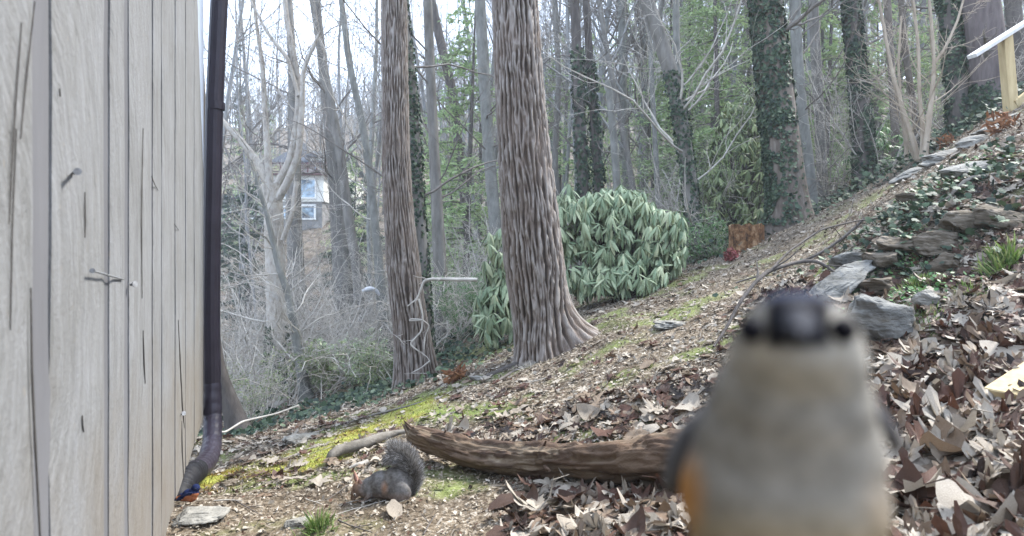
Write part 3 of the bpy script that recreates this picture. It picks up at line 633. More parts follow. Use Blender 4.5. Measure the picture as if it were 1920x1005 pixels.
T([(1805,250,36,8.6),(1797,170,36,8.6),(1788,90,36,8.6),(1778,0,34,8.6),(1768,-90,32,8.6)], 'dark ivy tree near the wooden railing with ivy hanging in clumps', M_BARKD, 33, ivy=[(0,1,3600,.05,1.3,None)], top=11)
T([(1862,225,66,8.4),(1856,150,64,8.4),(1846,80,62,8.4),(1836,0,60,8.4),(1824,-90,56,8.4)], 'stout purplish brown trunk standing behind the wooden railing', bark('purple_brown_bark', (.055,.042,.042), (.16,.135,.13), 16, .02, .16), 34, S=40, ivy=[(0,.25,900,.05,1.2,3.6)], top=11)
T([(1682,300,14,12),(1676,200,14,12),(1668,80,13,12),(1660,-60,12,12)], 'thin reddish trunk far behind the tan sapling clump', M_BARKB, 35)
T([(1920,150,26,11),(1905,60,26,11),(1890,-60,24,11)], 'dim brown trunk at the far upper edge beyond the railing', M_BARKD, 36)
T([(1730,310,12,10),(1712,200,12,10),(1695,80,11,10),(1686,-60,10,10)], 'narrow brown trunk standing inside the sapling clump', M_BARKB, 37)
T([(722,660,24,10),(716,560,20,10),(705,440,16,10),(694,330,15,10),(681,240,13,10),(655,120,12,10),(640,0,10,10)], 'slender pale leaning tree with broken white stub before the ravine', M_BARKP, 38, twig=M_TWIG, crown_n=12)
T([(690,640,20,13),(672,520,19,13),(655,420,18,13),(640,300,17,13),(620,190,15,13),(598,80,12,13),(585,0,10,13)], 'grey forked tree leaning towards the house, crown open to the sky', M_BARKG, 39, crown_n=14, t_br=(.3,1))
T([(645,560,34,16),(638,460,32,16),(632,360,30,16),(624,270,27,16),(612,180,20,16),(600,80,15,16),(592,-30,12,16)], 'broad hazy grey trunk standing immediately beside the house', M_BARKG, 40, crown_n=16, t_br=(.35,1))
T([(560,640,30,15),(556,520,30,15),(550,400,28,15),(552,280,24,15),(550,160,18,15),(545,60,14,15)], 'grey trunk standing in front of the house', M_BARKG, 41)
T([(449,815,38,6.2),(438,775,32,6.2),(424,735,27,6.2),(410,690,22,6.2),(398,600,19,6.2),(388,400,17,6.2),(378,200,15,6.2)], 'dark rough leaning trunk mostly hidden behind the downspout', M_BARKD, 42)
T([(880,470,16,17),(866,330,15,17),(850,180,17,17),(822,60,17,17),(800,-40,16,17)], 'dark leaning tree arching over the ravine', M_BARKD, 43, crown_n=14)
T([(1048,440,13,16),(1040,300,12,16),(1048,150,11,16),(1040,0,10,16)], 'thin grey tree behind the massive brown trunk, next in line', M_BARKG, 44, twig=M_TWIG)
T([(1236,420,10,13),(1230,300,10,13),(1222,150,9,13),(1215,0,8,13)], 'thin pale sapling rising above the bush in the woods', M_BARKP, 45, twig=M_TWIG, crown_n=16, t_br=(.05,1))
T([(1180,420,14,19),(1172,300,14,19),(1168,150,14,19),(1165,0,14,19)], 'straight silvery trunk deep in the woods behind the snag', M_BARKP, 46)
# sycamore with three mottled limbs
sy, sp_, sr_ = T([(528,790,40,9.5),(524,700,36,9.5),(518,600,34,9.5),(515,480,34,9.5),(513,400,34,9.5),(507,345,36,9.5)], 'forked sycamore with three mottled pale limbs before the house', M_SYC, 50, ext=False, ivy=[(.0,.4,1300,.06,1.7,None)], specs=[(12,.1,.9,75,.5,.12,7,.2,.02),(6,.1,1,45,.55,.5,6,.2,0),(4,.2,1,45,.5,.5,5,.2,0)], twig=M_TWIG)
for pp, sd in (([(508,350,22,9.5),(480,300,18,9.5),(450,262,15,9.5),(415,225,13,9.5),(370,190,11,9.5)], 1), ([(506,350,20,9.5),(502,290,15,9.5),(498,230,13,9.5),(492,120,11,9.5),(480,40,8,9.5),(470,-60,6,9.5)], 2),
               ([(516,352,20,9.5),(545,300,17,9.5),(556,240,17,9.5),(562,180,16,9.5),(552,110,14,9.5),(538,40,12,9.5),(528,-60,10,9.5)], 3), ([(520,375,20,9.3),(538,345,18,9.3),(560,290,15,9.3),(566,210,13,9.3),(568,130,10,9.3),(600,60,7,9.3)], 4),
               ([(530,450,12,9.2),(548,400,11,9.2),(556,340,10,9.2)], 5), ([(560,180,10,9.4),(540,110,9,9.4),(500,60,7,9.4),(470,0,5,9.4)], 6)):
    pts, rad = trunk_path([(a, b_, w_*.8, d_) for a, b_, w_, d_ in pp], 30); mb = MB(); rough_tube(mb, pts, rad, 14, .12, 9, sd)
    twig_crown(mb, pts, rad, [(9,.2,1,55,.35,.22,7,.18,.06),(5,.2,1,45,.55,.5,6,.18,.02),(4,.2,1,45,.5,.5,5,.18,0)], 60+sd); mb.build('limb', M_SYC, sy)
T([(580,770,22,8.2),(566,700,18,8.2),(553,620,15,8.2),(540,550,13,8.2),(522,500,11,8.2),(500,400,9,8.2),(470,300,6,8.2)], 'pale thin leaning tree propped across the foot of the sycamore', M_BARKP, 51, twig=M_TWIG, ext=False, crown_n=26, t_br=(.15,1),
  specs=[(26,.1,1,65,.42,.26,8,.16,.02),(6,.1,1,45,.5,.5,6,.2,0),(4,.2,1,45,.5,.5,5,.2,0)])
# tan multi stemmed sapling by the path
ts = thing('sapling_clump', hit(1722, 300), 'pale tan multi stemmed sapling clump fanning up beside the stepped path', 'sapling')
for k, (pp, sd) in enumerate([([(1722,300,15,7.4),(1712,262,13,7.4),(1695,215,12,7.4),(1676,150,10,7.4),(1662,80,8,7.4),(1648,0,7,7.4),(1640,-60,6,7.4)], 1), ([(1728,298,13,7.3),(1731,250,11,7.3),(1724,180,9,7.3),(1722,90,8,7.3),(1712,0,6,7.3),(1706,-60,5,7.3)], 2),
                 ([(1733,298,16,7.2),(1740,240,14,7.2),(1746,190,12,7.2),(1752,130,9,7.2),(1748,60,8,7.2),(1742,0,7,7.2),(1736,-60,6,7.2)], 3), ([(1718,300,9,7.5),(1702,270,8,7.5),(1690,200,7,7.5),(1684,120,6,7.5),(1690,30,5,7.5)], 4),
                 ([(1750,120,8,7.2),(1772,90,7,7.2),(1795,40,6,7.2),(1812,-20,4,7.2)], 5), ([(1700,300,10,7.6),(1697,250,9,7.6),(1688,200,6,7.6)], 6)]):
    pts, rad = trunk_path([(a, b_, w_*.72, d_) for a, b_, w_, d_ in pp], 34); mb = MB(); rough_tube(mb, pts, rad, 10, .08, 9, sd)
    twig_crown(mb, pts, rad, [(13,.1,.98,50,.45,.26,9,.11,.07),(6,.2,1,40,.5,.5,6,.15,.04)], 70+sd, rmin=.0022); mb.build('stem', M_TAN, ts)
# ---------------------------------------------------------------- woods behind
def bare_variant(seed, bark_m, twig_m, h=19, r=.15, lean=.05):
    rng = np.random.default_rng(seed); n = 26; d = norm(np.array([rng.normal()*lean, rng.normal()*lean, 1])); p = [np.array([0,0,-.4])]
    for k in range(n): p.append(p[-1]+d*h/n); d = norm(d+rng.normal(size=3)*.035+np.array([0,0,.02]))
    p = np.array(p); rr = r*np.linspace(1, .12, n+1)**.85*(1+.3*np.exp(-np.arange(n+1)/1.0))
    root = thing('bare_tree', (0,0,0), 'x', 'tree'); mb = MB(); rough_tube(mb, p, rr, 10, .08, 6, seed); mb.build('trunk', bark_m, root)
    mb = MB(); rg = np.random.default_rng(seed+1)
    a, ar = grow(p[None], rr[None], (20,.18,.97,45,.32,.45,8,.12,.10), rg); tubes(mb, a, ar, 4)
    b, br = grow(a, ar, (5,.15,1,42,.5,.5,6,.14,.05), rg); br = np.maximum(br, .007); tubes(mb, b, br, 3)
    c, cr2 = grow(b, br, (5,.15,1,42,.55,.55,5,.16,.04), rg); cr2 = np.maximum(cr2, .0055); tubes(mb, c, cr2, 3)
    mb.build('crown', twig_m, root); return root
VAR = [bare_variant(200+i, [M_FARB, M_BARKP, M_BARKG, M_FARB][i % 4], [M_FART, M_TWIGD][i % 2], 17+i, .07+.02*(i % 4)) for i in range(7)]
NAMES = ['mid grey', 'pale silvery', 'dark', 'dull grey', 'whitish', 'slim dark', 'straight grey']
used = set(); rngw = np.random.default_rng(5); cnt = 0; placed = []; pairs = set(); tries = {}
spots = []
while len(spots) < 220:
    px = rngw.uniform(380, 2050); d = 13+rngw.beta(1.2, 1.5)*62
    if px > 1250 and rngw.uniform() < .2: d = rngw.uniform(14, 30)
    if d < 43 and 482 < px < 650: continue
    if d < 17 and px < 1000: continue
    if px < 900 and d > 24 and rngw.uniform() < .55: continue
    g = ground_at(px, d)
    if any(math.hypot(g[0]-q[0], g[1]-q[1]) < 1.1+d*.02 for q in spots): continue
    spots.append(g)
for k, g in enumerate(spots):
    v = k % 7; dr = rngw.uniform(); ppx = 960+F*g[0]/g[1]; zn = 'beside the downspout' if ppx < 470 else 'about the sycamore' if ppx < 640 else 'left of the pale brown trunk' if ppx < 735 else 'between the two big brown trunks' if ppx < 930 else 'right behind the massive trunk' if ppx < 1060 else 'above the rhododendron' if ppx < 1240 else 'near the leaning peeling tree' if ppx < 1420 else 'behind the thick ivy trunk' if ppx < 1560 else 'around the slender ivy tree' if ppx < 1680 else 'behind the tan sapling clump' if ppx < 1800 else 'behind the wooden railing' if ppx < 1925 else 'outside the frame'; far = 'far up the hillside' if g[1] > 42 else 'deep in the woods' if g[1] > 26 else 'just past the slope'
    while (v, far, zn) in pairs and tries.setdefault(k, 0) < 7: tries[k] += 1; v = (v+1) % 7
    pairs.add((v, far, zn)); o = VAR[v] if v not in used else dup(VAR[v]); used.add(v)
    o.location = (g[0], g[1], g[2]); o.rotation_euler = (0, 0, rngw.uniform(0, 6.28)); s = rngw.uniform(.75, 1.2); o.scale = (s, s, s)
    o['label'] = f'{NAMES[v]} bare tree {far}, {zn}'; o['group'] = f'{NAMES[v]} bare trees {far}'
def conifer_variant(seed, h, w, m, n=5200, droop=.35, bare=.05, size=.12, name='hemlock'):
    rng = np.random.default_rng(seed); root = thing(name, (0,0,0), 'x', 'tree'); p = np.linspace([0,0,-.4],[rng.normal()*.3,rng.normal()*.3,h], 20); rr = np.linspace(.02*h*.6, .012, 20)
    mb = MB(); rough_tube(mb, p, rr, 8, .05, 6, seed); mb.build('trunk', M_BARKD, root)
    nb = int(h*9); z = rng.uniform(bare*h, h*.98, nb); L = w*(1-z/h)**.75*rng.uniform(.5, 1.1, nb)+.15; th = rng.uniform(0, 6.283, nb)
    K = 6; t = np.linspace(0, 1, K)[None]; pts = np.stack([np.cos(th)[:,None]*L[:,None]*t, np.sin(th)[:,None]*L[:,None]*t, z[:,None]+L[:,None]*(.12*t-droop*t*t)], -1)
    mb = MB(); tubes(mb, pts, np.outer(.012*L+.004, np.linspace(1, .3, K)), 3, 1)
    i = rng.choice(nb, n, p=L/L.sum()); tt = rng.uniform(.15, 1, n); q = pts[i, 0]+(pts[i, -1]-pts[i, 0])*tt[:,None]; q[:,2] = z[i]+L[i]*(.12*tt-droop*tt*tt)
    q += rng.normal(size=(n,3))*np.array([1,1,.35])*(.10*L[i]*tt+.03)[:,None]
    out = np.stack([np.cos(th[i]), np.sin(th[i]), -.4+0*tt], -1)
    fr = frames(np.array([0,0,1.])+rng.normal(size=(n,3))*.5, -out+rng.normal(size=(n,3))*.9)
    scatter(mb, *BLD_S, q, fr, size*rng.uniform(.5, 1.4, n), 0, np.clip(rng.normal(.5, .25, n), 0, 1)); mb.build('crown', [m, M_TWIGD], root); return root
HEM = [conifer_variant(300+i, 7+i*2.4, 2.3+.25*i, M_HEM, 5200+i*900, size=.17) for i in range(4)]
CON = [conifer_variant(310+i, 13, 1.9, M_CON, 3800, .25, .2, .2, 'spruce') for i in range(1)]
HS = [(850,19,1,'yellowish green feathery hemlock between the two big brown trunks'),(900,24,2,'taller hazy hemlock behind the slope between the two big trunks'),(800,27,1,'dim hemlock beside the ivy wrapped slim trunk'),
      (1335,15,3,'tall green hemlock left of the thick ivy trunk'),(1400,18,2,'soft green hemlock right behind the thick ivy trunk'),(1250,21,3,'green hemlock standing above the rhododendron bush'),(1290,27,2,'blurred green hemlock deep behind the leaning peeling tree'),
      (1050,22,2,'hemlock showing just beside the massive brown trunk'),(1180,30,3,'bluish green hemlock behind the broken snag'),(1560,17,1,'low green hemlock behind the second grey trunk'),(1650,16,0,'small green hemlock beside the slender ivy tree'),
      (1590,24,2,'hemlock far behind the slender ivy clad tree'),(1480,26,3,'tall hemlock between the grey trunks'),(1740,22,1,'dark hemlock behind the sapling clump'),(1120,36,3,'pale green hemlock high on the hazy hillside'),
      (350,60,0,'dull hemlock hidden past the downspout'),(870,15,1,'pale green hemlock sprays low between the two big brown trunks'),(1350,13.5,1,'fresh green hemlock just left of the thick ivy trunk'),(1300,17,2,'mid green hemlock behind the peeling tree'),(1545,13.5,0,'small green hemlock just behind the second grey trunk'),(1680,13.5,0,'young green hemlock behind the sapling clump'),(1100,18,1,'light green hemlock behind the dark ivied trunks'),(660,33,1,'dark hemlock beside the house under the bare trees'),(820,17,0,'small light green hemlock near the ivy wrapped trunk'),(1440,20,2,'light green hemlock behind the thick ivy trunk, further back'),(1230,17,1,'light green hemlock just above the rhododendron bush'),(1510,20,2,'soft green hemlock between the two grey trunks'),(455,38,2,'dark green hemlock behind the sycamore limbs'),(500,50,3,'dull hemlock above the house roof'),
      (980,33,3,'hazy hemlock masked by the massive brown trunk'),(1370,34,3,'far hemlock on the rising hillside'),(1850,26,2,'hemlock behind the stout purplish trunk'),(720,48,3,'faint hemlock on the hill past the house'),(1010,27,1,'small hemlock low behind the rhododendron')]
CON2 = conifer_variant(321, 8.5, 2.4, M_CON, 7500, .3, .03, .2, 'hemlock'); first = True
for px, d, lab in ((655,26,'dark evergreen low behind the slender leaning pale tree'),(470,24,'dark evergreen low behind the sycamore, nearest the downspout'),(430,33,'dark evergreen beside the downspout far down the ravine'),(690,36,'dark evergreen just left of the pale brown trunk'),(850,40,'dark evergreen high between the two big brown trunks'),(515,24,'short dark evergreen in the ravine behind the sycamore')):
    g = ground_at(px, d); o = CON2 if first else dup(CON2); first = False; o.location = tuple(g); s = .5 if px == 515 else rngw.uniform(.6, .85); o.scale = (s*1.2,s*1.2,s); o['label'] = lab; o['group'] = 'dark evergreens in the ravine'
seen = set()
for px, d, v, lab in HS:
    g = ground_at(px, d); o = HEM[v] if v not in seen else dup(HEM[v]); seen.add(v); o.location = tuple(g); o.rotation_euler = (0,0,rngw.uniform(0, 6.28)); s = rngw.uniform(.62, .9); o.scale = (s,s,s)
    o['label'] = lab; o['group'] = 'hemlocks in the woods'
g = ground_at(450, 46); CON[0].location = (g[0], g[1], P(450, 40, 46)[2]-13*1.25+.3); CON[0].scale = (1.25,1.25,1.25); CON[0]['label'] = 'thin ragged spruce silhouetted against the bright sky'; CON[0].location.z = min(CON[0].location.z, g[2]) if False else CON[0].location.z
gz = Hp(g[0], g[1]); top = P(450, 40, 46)[2]; CON[0].location.z = gz; s = (top-gz)/13; CON[0].scale = (s*.8, s*.8, s)
# distant wooded ridge, countless trees
rngf = np.random.default_rng(17); n = 620; px = rngf.uniform(150, 2200, n); d = rngf.uniform(66, 135, n); X = (px-960)/F*d; Z = H(X, d)
h = rngf.uniform(8, 15, n)*np.where(px < 800, .75, 1); K = 6; base = np.stack([X, d, Z-.5], -1); dirv = norm(np.stack([rngf.normal(size=n)*.07, rngf.normal(size=n)*.07, np.ones(n)], -1))
tp = base[:,None]+dirv[:,None]*(h[:,None]*np.linspace(0, 1, K)[None])[...,None]+rngf.normal(size=(n,K,3))*.12; tr = rngf.uniform(.10, .22, n)[:,None]*np.linspace(1, .2, K)[None]
mb = MB(); tubes(mb, tp, tr, 4); a, ar = grow(tp, tr, (13,.2,1,42,.32,.5,5,.12,.1), rngf); tubes(mb, a, np.maximum(ar, .03), 3); b, br = grow(a, ar, (4,.2,1,42,.5,.5,4,.14,.06), rngf); tubes(mb, b, np.maximum(br, .018), 3)
tag(mb.build('distant_woods', M_FART), kind='stuff')
# bramble and twig undergrowth over ravine and far bank
rngb = np.random.default_rng(23)
def bramble(n, pxr, dr, L, r, name, m, seed, minr=.0025, up=.9):
    rng = np.random.default_rng(seed); px = rng.uniform(*pxr, n); d = np.exp(rng.uniform(np.log(dr[0]), np.log(dr[1]), n)); X = (px-960)/F*d; Z = H(X, d); K = 8
    keep = fbm2(X, d, .35, 3, 2) > .38; X, d, Z = X[keep], d[keep], Z[keep]; n = len(X)
    th = rng.uniform(0, 6.28, n); ln = L*rng.uniform(.35, 1.4, n); v = norm(np.stack([np.cos(th)*.7, np.sin(th)*.7, up+0*th], -1)); p = np.empty((n, K, 3)); p[:,0] = np.stack([X, d, Z-.03], -1)
    for k in range(1, K): p[:,k] = p[:,k-1]+v*(ln/(K-1))[:,None]; v = norm(v+rng.normal(size=(n,3))*.16+np.array([0,0,-.16]))
    R_ = np.maximum(rng.uniform(.5, 1.3, n)[:,None]*r*np.linspace(1, .35, K)[None], minr)
    mb = MB(); tubes(mb, p, R_, 3, 0); a, ar = grow(p, R_, (4,.1,1,50,.45,.7,5,.2,-.05), rng); tubes(mb, a, np.maximum(ar, minr*.8), 3); a2, ar2 = grow(a, ar, (2,.1,1,50,.5,.7,4,.2,-.02), rng); tubes(mb, a2, np.maximum(ar2, minr*.7), 3)
    return tag(mb.build(name, m), kind='stuff')
bramble(560, (380, 1000), (7.5, 16), 1.7, .008, 'undergrowth', M_TWIG, 1, .0038)
bramble(600, (380, 1300), (14, 40), 2.4, .012, 'undergrowth', M_TWIGD, 2, .006)
bramble(600, (1000, 2050), (9.5, 34), 2.0, .010, 'undergrowth', M_TWIGD, 3, .005)
bramble(260, (400, 1000), (16, 45), 2.2, .012, 'undergrowth', M_TWIG, 4, .006)
# low leafy ground vines
def groundvine(n, cpx, spread, name, m, seed, size, tm=IVY_S, lift=.05, pts=None, line=None):
    rng = np.random.default_rng(seed); c = hit(*cpx) if pts is None else pts; x = c[0]+rng.normal(size=n)*spread[0]; y = c[1]+rng.normal(size=n)*spread[1]
    k = fbm2(x, y, 3.0, 3, seed) > .40; x, y = x[k], y[k]; n = len(x)
    z = H(x, y)+rng.uniform(0, 1, n)**1.5*lift; fr = frames(np.array([0,0,1.])+rng.normal(size=(n,3))*.55+np.array([0,-.35,0]), rng.normal(size=(n,3)))
    mb = MB(); scatter(mb, *tm, np.stack([x, y, z], -1), fr, size*rng.uniform(.5, 1.3, n), 0, rng.uniform(0, 1, n)); return tag(mb.build(name, m), kind='stuff')
groundvine(1500, (700,740), (.8,.35), 'ground_ivy', M_IVY, 41, .06, lift=.12)
groundvine(900, (800,690), (.35,.3), 'ground_ivy', M_IVY, 42, .055, lift=.18)
groundvine(1100, (560,790), (.9,.4), 'ground_ivy', M_IVY, 43, .055, lift=.08)
groundvine(1500, (1860,200), (1.0,.7), 'ground_ivy', M_IVY, 44, .07, lift=.25, pts=ground_at(1880, 7.8))
groundvine(1200, (1500,410), (.9,.8), 'ground_ivy', M_IVY, 45, .06, lift=.15, pts=ground_at(1560, 9.3))
groundvine(900, (1300,470), (.8,.6), 'ground_ivy', M_IVY, 46, .06, lift=.3, pts=ground_at(1330, 8.6))
# individual shrubs
def shrub(px, d, h, w, label, leaf_m=None, nl=900, ls=.06, twig_m=None, stems=14, tmpl=BLD_S, name='bare_shrub', up=.25, group=None, seed=None, levels=None, down=.2, twigr=.006):
    seed = int(px*7+d*13) if seed is None else seed; rng = np.random.default_rng(seed); g = ground_at(px, d); t = thing(name, g, label, 'shrub', group)
    K = 9; th = rng.uniform(0, 6.28, stems); v = norm(np.stack([np.cos(th)*w/h, np.sin(th)*w/h, 1+0*th], -1)); p = np.empty((stems, K, 3)); p[:,0] = g+np.stack([np.cos(th)*.06, np.sin(th)*.06, -.05+0*th], -1); L = h*rng.uniform(.6, 1.15, stems)
    for k in range(1, K): p[:,k] = p[:,k-1]+v*(L/(K-1))[:,None]; v = norm(v+rng.normal(size=(stems,3))*.14+np.array([0,0,up*.2]))
    R_ = twigr*h*rng.uniform(.6, 1.2, stems)[:,None]*np.linspace(1, .35, K)[None]; mb = MB(); tubes(mb, p, R_, 5)
    if levels is None: levels = [(9,.12,1,50,.45,.5,7,.14,.03), (5,.1,1,45,.5,.6,5,.16,.0)]
    q, qr = p, R_
    for sp in levels: q, qr = grow(q, qr, sp, rng); qr = np.maximum(qr, .0016*max(1, d/9)); tubes(mb, q, qr, 3)
    mb.build('stems', twig_m or M_TWIG, t)
    if leaf_m:
        i = rng.integers(0, len(q), nl); k = rng.integers(1, q.shape[1], nl); pos = q[i, k]+rng.normal(size=(nl,3))*.02*h; pos[:,2] = np.maximum(pos[:,2], H(pos[:,0], pos[:,1])+.02)
        fr = frames(norm(rng.normal(size=(nl,3))*.6+np.array([0,-.3,.9])), norm(rng.normal(size=(nl,3))+np.array([0,0,-down])*2))
        mb = MB(); scatter(mb, *tmpl, pos, fr, ls*rng.uniform(.6, 1.3, nl), 0, rng.uniform(0, 1, nl)); mb.build('foliage', leaf_m, t)['kind'] = 'stuff'
    return t
BS = [(430,9.5,2.6,1.6,'bare pale twiggy shrub right beside the downspout'),(470,10.5,3.0,1.8,'tangled bare shrub in front of the sycamore foot'),(500,8.0,1.7,1.2,'low bare shrub on the slope edge below the sycamore'),(590,9.0,2.4,1.6,'bare shrub with arching whitish twigs past the sycamore'),
      (640,10.5,2.8,1.8,'bare arching shrub under the slender leaning pale tree'),(450,13.5,3.2,2.2,'grey thicket shrub down in the ravine near the downspout'),(540,13,3.2,2.3,'wide grey bare shrub below the house'),(610,14,3.0,2.2,'bare shrub in the ravine right of the sycamore'),
      (690,12,2.6,1.8,'bare shrub next to the two leaning trunks'),(860,10,2.2,1.5,'bare twiggy shrub between the two big brown trunks'),(910,12,2.6,1.9,'bare shrub behind the left edge of the massive trunk'),(830,14,2.8,2.2,'grey bare shrub beyond the ivy wrapped trunk'),
      (1240,11.5,2.4,1.6,'bare branching shrub above the rhododendron'),(1320,10.5,2.4,1.6,'bare shrub beside the leaning peeling tree'),(1200,14,3.2,2.0,'tall bare shrub behind the snag'),(1560,10.2,2.3,1.7,'bare shrub between grey trunks at the slope top'),
      (1650,9.6,2.2,1.6,'bare drooping shrub beside the slender ivy tree'),(1790,9.4,1.9,1.5,'bare shrub below the wooden railing'),(415,11.5,3.4,1.6,'bare tall shrub poking out from behind the downspout')]
for a in BS: shrub(*a, group='bare shrubs in the undergrowth', stems=11)
shrub(470, 7.2, .9, .7, 'yellowish green wispy shrub at the slope edge near the downspout', M_OLV, 1500, .035, name='leafy_shrub', stems=16, up=.5)
shrub(458, 15.5, 1.0, 1.2, 'yellow green mossy looking bush down in the ravine', M_OLV, 2600, .07, name='leafy_shrub', stems=20)
shrub(880, 8.2, .85, .75, 'dense bright green small evergreen shrub left of the massive trunk', M_SHR, 6500, .035, name='evergreen_shrub', stems=30, twigr=.004)
shrub(905, 8.8, .9, .6, 'dark green evergreen shrub touching the massive trunk', M_SHR, 4500, .035, name='evergreen_shrub', stems=24, twigr=.004)
for px, d, hh, lab in ((640,8.2,.75,'low grey green leafy shrub below the slender leaning tree'),(690,8.0,.7,'low leafy shrub beside the pale brown trunk'),(730,7.6,.6,'small leafy shrub at the foot of the pale brown trunk'),(600,8.6,.7,'sparse leafy shrub on the slope edge past the sycamore')):
    shrub(px, d, hh, .6, lab, M_OLV if px != 690 else M_RHO, 2100, .055, name='leafy_shrub', stems=18, group='low leafy shrubs along the slope edge', twigr=.004)
shrub(1300, 8.6, .8, .7, 'green leafy shrub right of the rhododendron by the ivied tree', M_SHR, 2600, .05, name='leafy_shrub', stems=20, twigr=.004)
# rhododendrons
RL = blade_t(6, .12, .34, .55)
def rhodo(t, cs, nwh, rng, leaf_len, m=M_RHO, parts=0, per=9, droop=1.0, low=None):
    """whorls of drooping leaves over ellipsoid volumes; the nearest ones become parts"""
    pos, ax = [], []
    for (c, rad, w) in cs:
        n = int(nwh*w); d = norm(rng.normal(size=(n*3,3))); d = d[(d[:,1] < .55) & (d[:,2] > -.75)][:n]; r = rng.uniform(.72, 1.03, len(d))[:,None]
        r[rng.uniform(size=len(d)) < .3] *= .8
        pos.append(c+d*np.asarray(rad)*r*(.66+.68*fbm(d*2.2+c, 3))[:,None]); ax.append(norm(d+np.array([0,-.1,.55])+rng.normal(size=d.shape)*.25))
    pos = np.vstack(pos); ax = np.vstack(ax); gz = H(pos[:,0], pos[:,1])+.06; pos[:,2] = np.maximum(pos[:,2], gz+rng.uniform(0,.1,len(gz)))
    # stems from the root crown to whorls
    root = np.array([t.location.x, t.location.y, t.location.z]); K = 8; n = len(pos); tt = np.linspace(0, 1, K)[None,:,None]
    mid = root+(pos-root)*.5+rng.normal(size=pos.shape)*.08; cv = (1-tt)**2*root+2*tt*(1-tt)*mid[:,None]+tt**2*pos[:,None]
    sel = rng.uniform(size=n) < .6; mb = MB(); tubes(mb, cv[sel], np.broadcast_to(np.linspace(.010, .0035, K), (sel.sum(), K)), 4); mb.build('stems', M_BARKD, t)
    P_, Y_, Z_, S_ = [], [], [], []
    for k in range(per):
        ph = k*2*np.pi/per*1.0+rng.uniform(0, 6.28, n)*.15; a = norm(np.cross(ax, np.array([.3,.1,.05]))); b = np.cross(ax, a)
        od = a*np.cos(ph)[:,None]+b*np.sin(ph)[:,None]; dr = rng.uniform(.35, 1.15, n)[:,None]*droop
        yd = norm(od+ax*.15-np.array([0,0,1.])*dr); zn = norm(ax*.5+od*.5+np.array([0,0,.6])+rng.normal(size=od.shape)*.15)
        P_.append(pos+od*.008+rng.normal(size=pos.shape)*.004); Y_.append(yd); Z_.append(zn); S_.append(leaf_len*rng.uniform(.7, 1.15, n))
    P_, Y_, Z_, S_ = map(np.concatenate, (P_, Y_, Z_, S_)); Z_ = norm(Z_-(Z_*Y_).sum(-1, keepdims=True)*Y_); X_ = np.cross(Y_, Z_); rn = rng.uniform(0, 1, len(P_))
    order = np.argsort(P_[:,1]-P_[:,2]*.4); 
    if parts:
        k = order[:parts]; meshes = []
        for q in range(6):
            b_ = MB(); vv = RL[0].copy(); vv[:,2] *= .6+.25*q; vv[:,0] *= 1+.08*(q-3); b_.add(vv, RL[1], 0, q/6+.08); meshes.append(b_.mesh('leaf', [m]))
        for i in k:
            o = bpy.data.objects.new('leaf', meshes[int(rn[i]*5.99)]); SC.collection.objects.link(o); o.parent = t
            Mx = Matrix([[X_[i][r]*S_[i], Y_[i][r]*S_[i], Z_[i][r]*S_[i], P_[i][r]-root[r]] for r in range(3)]+[[0,0,0,1]]); o.matrix_local = Mx
    k = order[parts:]; mb = MB(); scatter(mb, *RL, P_[k], (X_[k], Y_[k], Z_[k]), S_[k], 0, rn[k]); mb.build('foliage', m, t)['kind'] = 'stuff'
rr_ = np.random.default_rng(77)
g = ground_at(1165, 6.9); rh = thing('rhododendron', g, 'big rounded rhododendron with drooping pale green leaves right of the massive trunk', 'shrub')
def PC(px, py, d): return P(px, py, d)
rhodo(rh, [(PC(1120,430,6.85), (.52,.50,.46), .42), (PC(1195,450,6.8), (.50,.5,.50), .42), (PC(1070,410,6.9), (.30,.4,.36), .14), (PC(1158,388,6.95), (.36,.36,.30), .26), (PC(1245,480,6.9), (.24,.3,.22), .10), (PC(1120,520,6.6), (.34,.3,.24), .16), (PC(1190,515,6.5), (.38,.3,.24), .16)], 330, rr_, .165, parts=290, droop=1.7)
g = ground_at(925, 6.5); rh2 = thing('rhododendron', g, 'narrow rhododendron with hanging bluish green leaves peeking out left of the massive trunk', 'shrub')
rhodo(rh2, [(PC(935,480,6.5), (.22,.3,.34), .5), (PC(930,590,6.3), (.22,.3,.36), .6), (PC(960,540,6.5), (.25,.3,.4), .3)], 75, rr_, .165, parts=150, droop=1.7)
g = ground_at(1390, 10.2); rh3 = thing('rhododendron', g, 'tall loose olive green rhododendron behind the rotting stump', 'shrub')
rhodo(rh3, [(PC(1380,330,10.2), (.6,.6,1.0), .6), (PC(1350,400,10.0), (.7,.6,.7), .5), (PC(1400,230,10.5), (.5,.5,.6), .3)], 240, rr_, .17, M_OLV, parts=0, per=7)
g = hit(765, 705); rh4 = thing('young_rhododendron', g, 'small pale leaved rhododendron at the foot of the pale brown trunk', 'shrub')
rhodo(rh4, [(g+np.array([0,0,.18]), (.22,.15,.20), 1.0)], 16, rr_, .16, M_OLV, parts=60, per=8)
g = ground_at(950, 12); rh5 = thing('rhododendron', ground_at(1650, 10.5), 'low green rhododendron in the woods below the slender ivy tree', 'shrub')
rhodo(rh5, [(ground_at(1650,10.5)+np.array([0,0,.4]), (.7,.5,.5), 1.0)], 60, rr_, .16, M_SHR, per=7)
